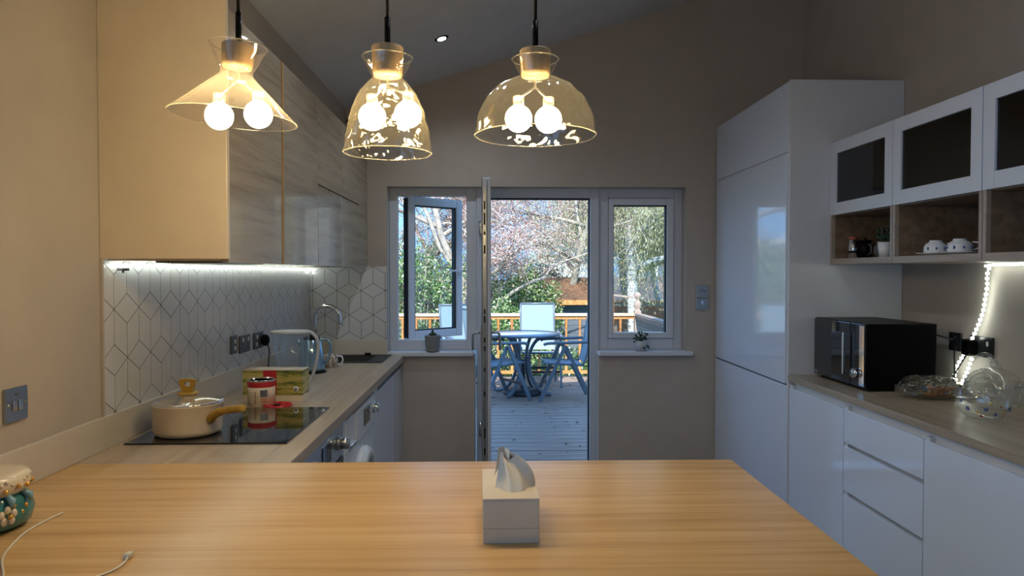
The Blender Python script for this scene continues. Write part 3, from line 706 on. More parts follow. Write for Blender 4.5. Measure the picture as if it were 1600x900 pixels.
# right wall cabinets
WXF = 1.80
def rwall(y0, y1, lab):
    t = thing('display_cabinet', lab, 'cabinet', (2.0, (y0 + y1) / 2, 1.53), group='wall cabinets with smoked glass doors')
    m = MB(); a, b = y0 + .001, y1 - .001
    m.box(WXF + .004, XR - .001, a, b, 1.53, 1.56, .001)
    m.build('bottom_shelf', 'shelfedge', t, world=True)
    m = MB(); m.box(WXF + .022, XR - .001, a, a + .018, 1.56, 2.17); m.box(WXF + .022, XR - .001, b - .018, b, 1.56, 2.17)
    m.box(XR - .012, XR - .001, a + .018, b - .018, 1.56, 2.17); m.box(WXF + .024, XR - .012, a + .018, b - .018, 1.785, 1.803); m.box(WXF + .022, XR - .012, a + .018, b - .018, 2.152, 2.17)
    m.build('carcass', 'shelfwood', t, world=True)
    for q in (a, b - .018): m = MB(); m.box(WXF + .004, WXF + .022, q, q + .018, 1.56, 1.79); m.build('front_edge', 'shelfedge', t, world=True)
    m = MB(); z0, z1, f_ = 1.790, 2.172, .062
    m.box(WXF, WXF + .020, a + .001, a + f_, z0, z1, .001); m.box(WXF, WXF + .020, b - f_, b - .001, z0, z1, .001)
    m.box(WXF, WXF + .020, a + f_, b - f_, z0, z0 + f_, .001); m.box(WXF, WXF + .020, a + f_, b - f_, z1 - f_, z1, .001)
    d = m.build('door', 'doorwhite', t, world=True, label='white framed door')
    m = MB(); m.box(WXF + .009, WXF + .013, a + f_, b - f_, z0 + f_, z1 - f_); m.build('pane', 'smoke', d, world=True, label='smoked glass pane')
    m = MB(); m.cyl((WXF + .014, b - f_ - .012, z0 + f_ + .03), .006, .004, 10, 0); m.cyl((WXF + .014, b - f_ - .012, z1 - f_ - .03), .006, .004, 10, 0); m.build('hinge_cup', 'plate', d, world=True)
    return t
rwall(3.160, 3.748, 'glass fronted wall cabinet beside the tall housing, with jars below')
rwall(2.572, 3.158, 'glass fronted wall cabinet in the middle with teacups on its open shelf')
rwall(1.975, 2.570, 'glass fronted wall cabinet cut by the right frame edge')

# ------------------------------------------------------------------ microwave
t = thing('microwave', 'black microwave oven standing at the back end of the right worktop', 'microwave', (1.87, 3.45, ZR))
mx0, mx1, my0, my1, mz0, mz1 = 1.712, 2.035, 3.19, 3.705, .953, 1.252
m = MB(); m.box(mx0, mx1, my0, my1, mz0, mz1, .004); m.build('body', 'black', t, world=True)
m = MB(); m.box(mx0 - .010, mx0, my0 + .135, my1 - .002, mz0 + .003, mz1 - .003, .003); d = m.build('door', 'blackgloss', t, world=True)
m = MB(); m.box(mx0 - .0108, mx0 - .0099, my0 + .19, my1 - .04, mz0 + .05, mz1 - .05); m.build('window', 'blackgloss', d, world=True)
m = MB(); m.bar((mx0 - .032, my0 + .155, mz0 + .05), (mx0 - .032, my0 + .155, mz1 - .05), .014, .010, (1, 0, 0))
for z in (mz0 + .06, mz1 - .06): m.bar((mx0 - .008, my0 + .155, z), (mx0 - .03, my0 + .155, z), .010, .010)
m.build('handle', 'steel', d, world=True)
m = MB(); m.box(mx0 - .010, mx0, my0 + .002, my0 + .131, mz0 + .003, mz1 - .003, .003); c = m.build('control_panel', 'blackgloss', t, world=True)
m = MB(); m.box(mx0 - .0125, mx0 - .010, my0 + .006, my0 + .050, mz0 + .01, mz1 - .01, .001); m.build('chrome_strip', 'chrome', c, world=True)
m = MB(); m.cyl((mx0 - .032, my0 + .075, mz0 + .065), .022, .022, 24, 0); m.build('knob', 'chrome', c, world=True)
m = MB(); m.box(mx0 - .0112, mx0 - .0099, my1 - .045, my1 - .015, mz0 + .012, mz0 + .028); m.build('badge', 'plate', d, world=True)
for x in (mx0 + .03, mx1 - .03):
    for y in (my0 + .04, my1 - .04):
        m = MB(); m.cyl((x, y, ZR), .014, mz0 - ZR, 12); m.build('foot', 'dark', t, world=True)

# snack bag
t = thing('snack_bag', 'crinkled clear bag of orange snacks lying in front of the microwave', 'bag', (1.90, 3.02, ZR))
def bagfn():
    m = MB(); nu, nv = 40, 14; vs = []
    for j in range(nv + 1):
        v = j / nv; ph = PI * v
        for i in range(nu):
            a = 2 * PI * i / nu
            x = math.cos(ph) * .135
            prof = math.sin(ph) ** .55
            wob = 1 + .10 * math.sin(5 * a + 9 * v) + .07 * math.sin(11 * a - 14 * v)
            y = math.cos(a) * .075 * prof * wob; z = .042 + math.sin(a) * .042 * prof * wob
            if abs(math.cos(ph)) > .86: y = math.cos(a) * .05; z = .03 + math.sin(a) * .004 + .012 * math.sin(6 * a)
            vs.append((x, y, max(z, .001)))
    fs = [(j * nu + i, j * nu + (i + 1) % nu, (j + 1) * nu + (i + 1) % nu, (j + 1) * nu + i) for j in range(nv) for i in range(nu)]
    return m.add(vs, fs, True)
b = bagfn(); b.xf(Matrix.Rotation(math.radians(-12), 4, 'Z') @ Matrix.Diagonal((.95, 1, 1.2, 1))); b.build('wrapper', 'bagfilm', t)
m = MB()
for i in range(34):
    a = random.uniform(0, 2 * PI); r = random.random() ** .5
    m.sphere((.035 + .055 * r * math.cos(a), -.01 + .042 * r * math.sin(a), random.uniform(.014, .052)), random.uniform(.008, .013), 8, 5, (1.2, .9, .7))
m.build('snack', 'orangefood', t, kind='stuff', label='orange brown snack pieces')

# glass teapot with flowers
t = thing('glass_teapot', 'round clear glass teapot with painted flowers and loop handle', 'teapot', (1.84, 2.60, ZR))
prof = [(.001, .002), (.045, .002), (.066, .012), (.083, .035), (.092, .065), (.090, .09), (.078, .115), (.058, .134), (.045, .142), (.043, .150)]
m = MB(); m.lathe(prof, seg=40); m.build('body', 'clear', t)
m = MB(); m.lathe([(.001, .176), (.012, .174), (.035, .160), (.044, .150)], seg=28); m.sphere((0, 0, .182), .010); m.build('lid', 'clear', t)
m = MB(); pts = []
for i in range(21):
    a = PI * i / 20; pts.append((-.072 * math.cos(a), .0, .125 + .118 * math.sin(a)))
m.tube(pts, .006, 10); m.build('handle', 'clear', t)
m = MB(); m.tube(smooth([(-.08, -.01, .06), (-.105, -.012, .09), (-.115, -.015, .12), (-.135, -.016, .142)], 5), [.016 - .0006 * i for i in range(16)], 12, cap=False); m.build('spout', 'clear', t)
def surf_r(z):
    for (r0, z0_), (r1, z1_) in zip(prof[:-1], prof[1:]):
        if z0_ <= z <= z1_: return r0 + (r1 - r0) * (z - z0_) / max(z1_ - z0_, 1e-6)
    return .05
fl = [(200, .045, 'blueprint', .014), (222, .035, 'flowery', .010), (240, .048, 'blueprint', .012), (262, .03, 'blueprint', .010), (280, .04, 'flowery', .013), (300, .05, 'blueprint', .015), (318, .036, 'blueprint', .012), (335, .055, 'blueprint', .012), (185, .07, 'blueprint', .010), (250, .072, 'flowery', .008), (290, .022, 'redprint', .008), (230, .02, 'redprint', .008), (270, .060, 'copper', .007)]
for ang_, z, mt, rr in fl:
    a = math.radians(ang_); r = surf_r(z) + .0008; c = Vector((r * math.cos(a), r * math.sin(a), z))
    n_ = Vector((math.cos(a), math.sin(a), (z - .065) * 8)).normalized(); u = n_.cross(Vector((0, 0, 1))).normalized(); v_ = n_.cross(u)
    rr *= .7; m = MB()
    for k in range(5):
        th = 2 * PI * k / 5 + z * 40; p = c + (u * math.cos(th) + v_ * math.sin(th)) * rr * .55
        ring = [p + (u * math.cos(q * PI / 3) + v_ * math.sin(q * PI / 3)) * rr * .40 - n_ * .0004 for q in range(6)]
        m.add([p + n_ * .0008] + ring, [(0, 1 + q, 1 + (q + 1) % 6) for q in range(6)])
    m.build('painted_flower', mt, t)
# glass bowl pan behind it
t = thing('glass_bowl', 'clear glass bowl with a straight glass handle behind the teapot', 'bowl', (2.02, 2.80, ZR))
m = MB(); m.lathe([(.001, .002), (.06, .002), (.085, .02), (.095, .06), (.098, .11), (.101, .112), (.100, .06), (.09, .016)], seg=36); m.build('body', 'clear', t)
m = MB(); m.tube([(.02, -.10, .10), (.045, -.17, .100), (.075, -.27, .098)], [.012, .011, .013], 12); m.build('handle', 'clear', t)
m = MB(); m.lathe([(.001, .165), (.03, .163), (.07, .145), (.098, .114)], seg=36); m.sphere((0, 0, .178), .014); m.build('lid', 'clear', t)

# ------------------------------------------------------------------ shelf items
ZS = 1.5602
t = thing('tea_tin', 'shiny metal tin with a red lid on the open shelf', 'tin', (1.868, 3.625, ZS))
m = MB(); m.cyl((0, 0, 0), .024, .098, 28); m.build('body', 'chrome', t)
m = MB(); m.cyl((0, 0, .098), .0245, .012, 28); m.build('lid', 'copper', t)
m = MB(); m.lathe([(.0246, .028), (.0252, .030), (.0252, .036), (.0246, .038)], seg=28); m.build('band', 'black', t)
t = thing('coffee_press', 'small dark coffee press beside the metal tin', 'coffee pot', (1.915, 3.60, ZS))
m = MB(); m.cyl((0, 0, 0), .030, .085, 24, r2=.026); m.cyl((0, 0, .085), .032, .008, 24); m.build('body', 'black', t)
m = MB(); m.tube([(0, -.028, .07), (0, -.055, .066), (0, -.058, .03), (0, -.030, .016)], .004, 8); m.build('handle', 'grey', t)
m = MB(); m.sphere((0, 0, .098), .008); m.build('knob', 'black', t)
t = thing('round_jar', 'round dark glass jar between coffee press and white pot', 'jar', (1.955, 3.50, ZS))
m = MB(); m.lathe([(.001, 0), (.03, 0), (.045, .02), (.046, .045), (.035, .065), (.03, .072)], seg=28); m.build('body', 'grey', t)
m = MB(); m.cyl((0, 0, .072), .031, .010, 24); m.build('lid', 'shelfwood', t)
t = thing('potted_plant', 'dark leafy plant in a white pot on the open shelf', 'plant', (1.915, 3.415, ZS))
m = MB(); m.lathe([(.001, 0), (.026, 0), (.034, .075), (.031, .075), (.028, .06), (.001, .06)], seg=24); m.build('pot', 'porcelain', t)
m = MB()
for i in range(26):
    a = random.uniform(0, 2 * PI); h = random.uniform(.09, .15); r = random.uniform(.005, .035)
    c = Vector((r * math.cos(a), r * math.sin(a), h)); m.tube([(0, 0, .06), c * .9], .0012, 4)
    m.sphere(c, .011, 6, 4, (1, .5, .8))
m.build('foliage', 'plantdark', t, kind='stuff')
t = thing('saucer', 'white saucer under the left teacup on the shelf', 'saucer', (1.925, 3.035, ZS), group='saucers on the open shelf')
m = MB(); m.lathe([(.001, 0), (.03, 0), (.075, .010), (.077, .0125), (.03, .004), (.001, .004)], seg=32); m.build('dish', 'porcelain', t)
dup(t, (1.925, 2.875, ZS), 0, 'white saucer under the right teacup on the shelf')
t = thing('teacup', 'left upturned white teacup with blue pattern on the shelf', 'cup', (1.925, 3.035, ZS + .0125), group='upturned teacups on the open shelf')
m = MB(); m.lathe([(.043, 0), (.047, .008), (.048, .022), (.040, .038), (.027, .046), (.024, .050), (.026, .054), (.001, .052)], seg=32); m.build('bowl', 'porcelain', t)
m = MB()
for k in range(9):
    a = 2 * PI * k / 9; m.sphere((.047 * math.cos(a), .047 * math.sin(a), .018), .006, 8, 5, (.5, 1, 1.3) if k % 2 else (.5, 1.4, .9))
m.build('painted_pattern', 'blueprint', t)
m = MB(); m.tube(smooth([(.03, -.032, .04), (.04, -.055, .035), (.038, -.058, .018), (.032, -.036, .008)], 4), .003, 8); m.build('handle', 'porcelain', t)
dup(t, (1.925, 2.875, ZS + .0125), .2, 'right upturned white teacup with blue pattern on the shelf')
t = thing('glass_ornament', 'small faceted glass ornament behind the right teacup', 'ornament', (2.04, 2.90, ZS))
m = MB(); m.lathe([(.001, 0), (.028, 0), (.012, .012), (.030, .04), (.034, .06), (.018, .09), (.010, .10), (.014, .115), (.001, .13)], seg=9); m.build('body', 'clear', t)

# ------------------------------------------------------------------ hob and things on the left worktop
t = thing('induction_hob', 'black glass induction hob set in the left worktop', 'hob', (-.965, 2.715, ZT))
m = MB(); m.box(-1.235, -.692, 2.402, 3.032, ZT, ZT + .006, .002); m.build('glass', 'blackgloss', t, world=True)
m = MB()
for x, y in ((-1.09, 2.56), (-1.09, 2.87)):
    m.lathe([(.098, 0), (.0995, .0003), (.101, 0)], (x, y, ZT + .006), 40)
m.build('zone_mark', 'grey', t, world=True)
t = thing('saucepan', 'cream saucepan with glass lid and yellow wooden handle on the hob', 'saucepan', (-1.085, 2.555, ZT + .0065))
m = MB(); m.lathe([(.001, 0), (.098, 0), (.110, .006), (.1155, .02), (.1175, .105), (.120, .107), (.120, .110), (.1165, .110), (.1135, .105), (.112, .02), (.001, .006)], seg=48); m.build('body', 'potcream', t)
m = MB(); m.lathe([(.119, .1105), (.121, .113), (.119, .117), (.113, .117)], seg=48); l_ = m.build('lid_rim', 'chrome', t)
m = MB(); m.lathe([(.001, .137), (.04, .134), (.08, .127), (.114, .116)], seg=48); m.build('lid', 'clear', t, label='domed glass lid')
m = MB(); m.lathe([(.001, .146), (.034, .146), (.036, .142), (.034, .139), (.02, .137), (.001, .137)], seg=28)
ou = [(.020, .146), (.020, .156), (.026, .172), (.031, .190), (.016, .193), (0, .194), (-.016, .193), (-.031, .190), (-.026, .172), (-.020, .156), (-.020, .146), (0, .146)]
ii = [(.011 * math.cos(a), .175 + .009 * math.sin(a)) for a in [math.atan2(z - .172, x) for x, z in ou]]
n = len(ou); vs = [(x, -.007, z) for x, z in ou] + [(x, .007, z) for x, z in ou] + [(x, .007, z) for x, z in ii] + [(x, -.007, z) for x, z in ii]
m.add(vs, [(q * n + i, q * n + (i + 1) % n, ((q + 1) % 4) * n + (i + 1) % n, ((q + 1) % 4) * n + i) for q in range(4) for i in range(n)])
m.build('lid_knob', 'handlewood', t)
m = MB(); m.bar((.0, -.112, .1215), (.0, -.03, .138), .012, .003); m.build('lid_strap', 'chrome', t)
hd = Vector((.86, -.50, 0)).normalized()
m = MB(); P = [hd * .115 + Vector((0, 0, .058)), hd * .135 + Vector((0, 0, .075)), hd * .17 + Vector((0, 0, .092)), hd * .22 + Vector((0, 0, .103)), hd * .27 + Vector((0, 0, .112)), hd * .285 + Vector((0, 0, .114))]
m.tube(smooth(P, 3), [.016] * 3 + [.015] * 4 + [.013] * 5 + [.014, .013, .012, .008], 12); m.build('handle', 'handlewood', t)

t = thing('tea_box', 'green and yellow printed tea box with a red stripe beyond the hob', 'box', (-.985, 3.26, ZT), math.radians(-1.5))
m = MB(); m.box(-.135, .135, -.05, .05, 0, .138, .001); m.build('carton', 'fieldprint', t)
m = MB(); m.box(-.042, .018, -.0506, .0506, .09, .1386); m.box(-.002, .018, -.0506, .0506, .02, .09); m.build('stripe', 'redprint', t)
m = MB(); m.box(-.1355, .1355, -.0508, .0508, 0, .026); m.build('base_band', 'ivory', t, label='cream band printed along the bottom')
m = MB(); m.box(-.136, .136, -.0512, .0512, .1384, .140); m.build('lid_edge', 'ivory', t)
m = MB(); m.cyl((.105, -.0515, .055), .012, .0012, 20, 1); g = m.build('badge', 'porcelain', t)
m = MB(); m.box(.102, .108, -.0522, -.0514, .050, .060); m.build('badge_mark', 'dark', g)
t = thing('open_tin', 'small round tin with red and beige label standing before the tea box', 'tin', (-1.008, 3.125, ZT))
m = MB(); m.cyl((0, 0, 0), .058, .108, 36); m.build('body', 'ivory', t)
m = MB(); m.lathe([(.0583, .082), (.0588, .084), (.0588, .103), (.0583, .105)], seg=36); m.build('red_band', 'redprint', t)
m = MB(); m.lathe([(.0575, .106), (.0600, .107), (.0600, .113), (.055, .113), (.054, .108), (.001, .108)], seg=36); m.build('rim', 'chrome', t)
def wrap(m, a0, a1, z0, z1, r, n=5):
    vs = []; 
    for i in range(n + 1):
        a = math.radians(a0 + (a1 - a0) * i / n)
        for z in (z0, z1):
            for rr in (r - .001, r): vs.append((rr * math.cos(a), rr * math.sin(a), z))
    fs = []
    for i in range(n):
        k = 4 * i; fs += [(k + 1, k + 5, k + 7, k + 3), (k, k + 2, k + 6, k + 4), (k, k + 4, k + 5, k + 1), (k + 2, k + 3, k + 7, k + 6)]
    fs += [(0, 1, 3, 2), (4 * n, 4 * n + 2, 4 * n + 3, 4 * n + 1)]
    m.add(vs, fs); return m
m = MB(); wrap(m, 282, 312, .042, .072, .0586); m.build('label_panel', 'plate', t)
m = MB()
for z in (.015, .026, .037, .048, .060): wrap(m, 258, 264, z, z + .005, .0586, 2)
for z in (.022, .032): wrap(m, 285, 308, z, z + .003, .0586, 3)
m.build('label_marks', 'copper', t)
t = thing('tin_lid', 'red plastic lid lying flat beside the small tin', 'lid', (-.925, 3.085, ZT))
m = MB(); m.lathe([(.001, .004), (.050, .004), (.054, .010), (.060, .010), (.061, .004), (.060, 0), (.001, 0)], seg=36); m.build('disc', 'red', t)
m = MB(); m.box(-.018, .008, -.012, .012, .004, .010, .002); m.build('scoop', 'dark', t, label='dark scoop lying in the lid')

# filter jug
t = thing('filter_jug', 'clear plastic water filter jug with white rim standing behind the tea box', 'jug', (-.985, 3.53, ZT)); t.scale = (.88, .88, 1)
def jugfn(r, z, a):
    k = 1 + .28 * max(0, math.cos(a - PI)) ** 6 * (z / .28) ** 3
    return r * k * (1 / max(abs(math.cos(a)) ** 3 + abs(math.sin(a) * 1.25) ** 3, .001)) ** (1 / 3.)
m = MB(); m.lathe([(.001, .003), (.070, .003), (.076, .02), (.082, .12), (.090, .26), (.092, .280)], seg=48, fn=jugfn); m.build('body', 'jugplastic', t)
m = MB(); m.lathe([(.0915, .278), (.096, .280), (.097, .288), (.088, .291), (.001, .296)], seg=48, fn=jugfn); m.build('lid', 'palepot', t, label='pale rim and lid')
m = MB(); m.lathe([(.060, .278), (.058, .15), (.040, .13), (.038, .09), (.001, .09)], seg=32); m.build('filter', 'jugplastic', t)
m = MB(); m.tube(smooth([(.080, 0, .286), (.112, 0, .276), (.138, 0, .245), (.142, 0, .20), (.128, 0, .12), (.098, 0, .04), (.085, 0, .02)], 5), .009, 10); m.build('handle', 'palepot', t)

# kettle, mug
t = thing('electric_kettle', 'blue steel kettle on a black base behind the filter jug', 'kettle', (-1.045, 4.13, ZT))
m = MB(); m.cyl((0, 0, 0), .085, .014, 36, r2=.078); m.build('base', 'black', t)
m = MB(); m.lathe([(.001, .014), (.075, .014), (.076, .03), (.066, .11), (.056, .185), (.052, .19)], seg=36); m.build('body', 'kettleblue', t)
m = MB(); m.lathe([(.052, .19), (.045, .205), (.015, .21), (.012, .222), (.001, .224)], seg=28); m.build('lid', 'black', t)
m = MB(); m.tube(smooth([(.05, 0, .19), (.085, 0, .19), (.108, 0, .165), (.105, 0, .10), (.080, 0, .05)], 5), .009, 10); m.build('handle', 'kettleblue', t)
m = MB(); m.tube([(-.05, 0, .16), (-.085, 0, .185)], [.02, .012], 10); m.build('spout', 'kettleblue', t)
t = thing('mug', 'speckled brown and white mug in front of the sink', 'mug', (-.985, 4.36, ZT))
m = MB(); m.lathe([(.001, 0), (.034, 0), (.040, .006), (.042, .078), (.039, .078), (.037, .008), (.001, .006)], seg=32); m.build('cup', 'mug', t)
m = MB(); m.tube(smooth([(.040, 0, .064), (.062, 0, .066), (.072, 0, .045), (.062, 0, .020), (.040, 0, .016)], 5), .005, 8); m.build('handle', 'porcelain', t)
t = thing('mug', 'small white patterned mug partly hidden beyond the speckled one', 'mug', (-1.07, 4.46, ZT))
m = MB(); m.lathe([(.001, 0), (.032, 0), (.040, .01), (.041, .065), (.038, .065), (.036, .012), (.001, .006)], seg=28); m.build('cup', 'mug', t)
m = MB(); m.tube(smooth([(-.038, 0, .055), (-.06, 0, .055), (-.065, 0, .035), (-.038, 0, .015)], 5), .0045, 8); m.build('handle', 'porcelain', t)

# ------------------------------------------------------------------ breakfast bar things
t = thing('tissue_box', 'white rectangular tissue box standing in the middle of the oak bar', 'tissue box', (.038, 1.62, ZT), math.radians(1.2))
m = MB(); hw, hd_ = .0605, .116
bm = bmesh.new()
# body with an oval slot in its top
ov = [(.030 * math.cos(a), .064 * math.sin(a) ) for a in [2 * PI * i / 24 for i in range(24)]]
m.box(-hw, hw, -hd_, hd_, 0, .092, .0015)
m.build('body', 'tissuebox', t); bm.free()
m = MB(); oc = (.004, -.016)
def rectpt(a):
    c, s = math.cos(a), math.sin(a); k = min((hw) / max(abs(c), 1e-6), (hd_) / max(abs(s), 1e-6)); return (c * k, s * k)
ca = math.atan2(hd_, hw); angs = [2 * PI * i / 48 for i in range(48)]
for cc in (ca, PI - ca, PI + ca, 2 * PI - ca): k_ = min(range(48), key=lambda i: abs(angs[i] - cc)); angs[k_] = cc
out = [rectpt(a) for a in angs]; inn = [(oc[0] + .032 * math.cos(2 * PI * i / 48), oc[1] + .055 * math.sin(2 * PI * i / 48)) for i in range(48)]
vs = [(x, y, .0925) for x, y in out] + [(x, y, .0965) for x, y in out] + [(x, y, .0965) for x, y in inn] + [(x, y, .0925) for x, y in inn]
fs = []
for i in range(48):
    j = (i + 1) % 48; fs += [(i, j, 48 + j, 48 + i), (48 + i, 48 + j, 96 + j, 96 + i), (96 + i, 96 + j, 144 + j, 144 + i), (144 + i, 144 + j, j, i)]
m.add(vs, fs); m.build('lid', 'tissuebox', t)
m = MB(); m.box(-hw - .0004, hw + .0004, -hd_ - .0004, hd_ + .0004,   .0319, .0324); m.build('seam', 'grey', t, label='fine seam line around the box')
# tissue: a pleated cone of paper
nu, nv = 64, 18; vs = []
rs = random.Random(3); ph1, ph2 = 1.1, 2.3
for j in range(nv + 1):
    v = j / nv
    for i in range(nu):
        a = 2 * PI * i / nu
        rx = .034 * (1 - v) ** .8 + .010 * (.2 + v); ry = .052 * (1 - v) ** 1.1 + .004
        f_ = 1 + (.10 + .28 * v) * math.sin(4 * a + ph1 + 1.5 * v) + (.05 + .18 * v) * math.sin(7 * a + ph2)
        x = oc[0] + .002 + rx * math.cos(a) * f_ * (1.3 if math.cos(a) > 0 else 1) - .014 * v ** 1.2 + .010 * v * (1 - v) * 2; y = oc[1] + ry * math.sin(a) * f_ - .006 * v
        z = .0935 + .070 * v + (.010 * math.sin(2 * a + .6) * v * v)
        vs.append((x, y, z))
fs = [(j * nu + i, j * nu + (i + 1) % nu, (j + 1) * nu + (i + 1) % nu, (j + 1) * nu + i) for j in range(nv) for i in range(nu)]
m = MB(); m.add(vs, fs, True)
# the free flap that stands above the peak
m.add([(-.028, -.028, .155), (-.016, -.014, .152), (.000, -.026, .150), (.000, -.024, .178), (-.010, -.012, .182), (-.024, -.022, .184), (-.034, -.034, .122), (-.040, -.020, .108)],
      [(0, 1, 4, 5), (1, 2, 3, 4), (6, 1, 0), (6, 7, 1)], False)
m.build('tissue', 'tissue', t, label='white tissue pulled up through the slot', fixn=False)

t = thing('ceramic_figurine', 'teal and ivory ceramic figurine with a white flower, cut by the left frame edge', 'figurine', (-1.150, 1.63, ZT)); t.scale = (1.15, 1.15, 1.15)
m = MB(); m.lathe([(.001, 0), (.060, 0), (.078, .012), (.084, .035), (.076, .06), (.058, .074), (.001, .078)], seg=40); m.build('body', 'teal', t)
m = MB(); m.lathe([(.060, .066), (.074, .074), (.078, .090), (.074, .106), (.056, .110), (.001, .108)], seg=40); m.build('ivory_collar', 'ivory', t)
m = MB(); m.sphere((-.03, 0, .118), .030, 20, 12, (1, 1, .9)); m.build('head', 'teal', t)
m = MB(); m.sphere((-.002, -.012, .126), .009); m.sphere((-.006, .010, .130), .008); m.build('rose', 'pink', t)
m = MB()
for k in range(5):
    a = 2 * PI * k / 5 + .3; m.sphere((.072 + .0115 * math.cos(a) * .47, -.040 + .0115 * math.cos(a) * .88, .036 + .0115 * math.sin(a)), .0085, 10, 6, (.6, .9, 1))
f_ = m.build('flower', 'ivory', t, label='ivory five petal flower')
m = MB(); m.sphere((.080, -.044, .036), .005, 8, 5); m.build('flower_centre', 'gold', f_)
m = MB()
for a, z in ((-30, .082), (-12, .088), (5, .085), (22, .088), (-50, .085), (-20, .052), (0, .046), (-72, .05), (-8, .036)):
    a = math.radians(a); m.sphere((.080 * math.cos(a), .080 * math.sin(a), z), .0048, 10, 6)
m.build('gold_beads', 'gold', t, kind='stuff')
for a in (-24, 6): a = math.radians(a); m = MB(); m.tube([(.070 * math.cos(a), .070 * math.sin(a), .072), (.084 * math.cos(a), .084 * math.sin(a), .064), (.086 * math.cos(a), .086 * math.sin(a), .052)], [.005, .007, .003], 8); m.build('ribbon', 'lightteal', t)
m = MB(); 
for i in range(26):
    a = math.radians(-110 + i * 7.5); z = .091 + .008 * math.sin(i * 1.3); m.sphere((.076 * math.cos(a), .076 * math.sin(a), z), .0042, 6, 4)
m.build('lace_relief', 'ivory', t, kind='stuff')

m = MB(); m.tube(smooth([(-1.030, 1.72, ZT + .003), (-1.038, 1.65, ZT + .0025), (-1.032, 1.575, ZT + .0025), (-.992, 1.457, ZT + .0025), (-.93, 1.365, ZT + .0025), (-.90, 1.30, ZT + .0025), (-.88, 1.2, ZT + .0025)], 6), .0022, 8)
tag(m.build('charging_cable', 'cable_white'), 'thin white cable curving past the figurine on the bar', 'cable')
t = thing('charging_cable', 'short white cable end with a small plug at the bottom of the bar', 'cable', (-.74, 1.43, ZT))
m = MB(); m.tube(smooth([(-.735, 1.44, ZT + .007), (-.728, 1.415, ZT + .0055), (-.735, 1.38, ZT + .003), (-.765, 1.33, ZT + .0025), (-.80, 1.26, ZT + .0025)], 5), .0022, 8); m.build('cable', 'cable_white', t, world=True)
m = MB(); m.box(-.744, -.730, 1.438, 1.458, ZT + .001, ZT + .012, .003); m.build('plug', 'cable_white', t, world=True)
m = MB(); m.box(-.741, -.733, 1.456, 1.463, ZT + .004, ZT + .009); m.build('metal_tip', 'gold', t, world=True)

# ------------------------------------------------------------------ sill plants
t = thing('potted_cactus', 'small dark cactus in a grey ribbed pot on the left sill', 'plant', (-.418, 4.995, WZ0 + .005))
pr = [(.001, 0), (.046, 0)]
for i in range(9): z = .006 + i * .0122; rr = .047 + .011 * i / 8; pr += [(rr - .003, z), (rr + .001, z + .004), (rr + .001, z + .009)]
pr += [(.054, .117), (.050, .11), (.001, .108)]
m = MB(); m.lathe(pr, seg=32); m.build('pot', 'ribpot', t)
m = MB(); m.tube([(0, 0, .105), (.0, 0, .155)], [.016, .006], 8); m.sphere((-.014, 0, .122), .012, 8, 5); m.sphere((.016, 0, .12), .013, 8, 5); m.build('cactus', 'plantdark', t)
t = thing('potted_succulent', 'small leafy succulent trailing over its pot on the right sill', 'plant', (1.053, 4.99, WZ0 + .005))
m = MB(); m.lathe([(.001, 0), (.036, 0), (.041, .075), (.038, .075), (.036, .068), (.001, .068)], seg=28); m.build('pot', 'palepot', t)
m = MB()
for i in range(46):
    a = random.uniform(0, 2 * PI); r = random.uniform(.01, .06); z = .10 + random.uniform(-.055, .035) - (.03 if r > .045 else 0)
    c = Vector((r * math.cos(a), r * math.sin(a) * .8, z))
    m.tube([(0, 0, .07), c], .0012, 4); m.sphere(c, .0085, 6, 4, (1, .6, .8))
m.build('foliage', 'plantdark', t, kind='stuff')

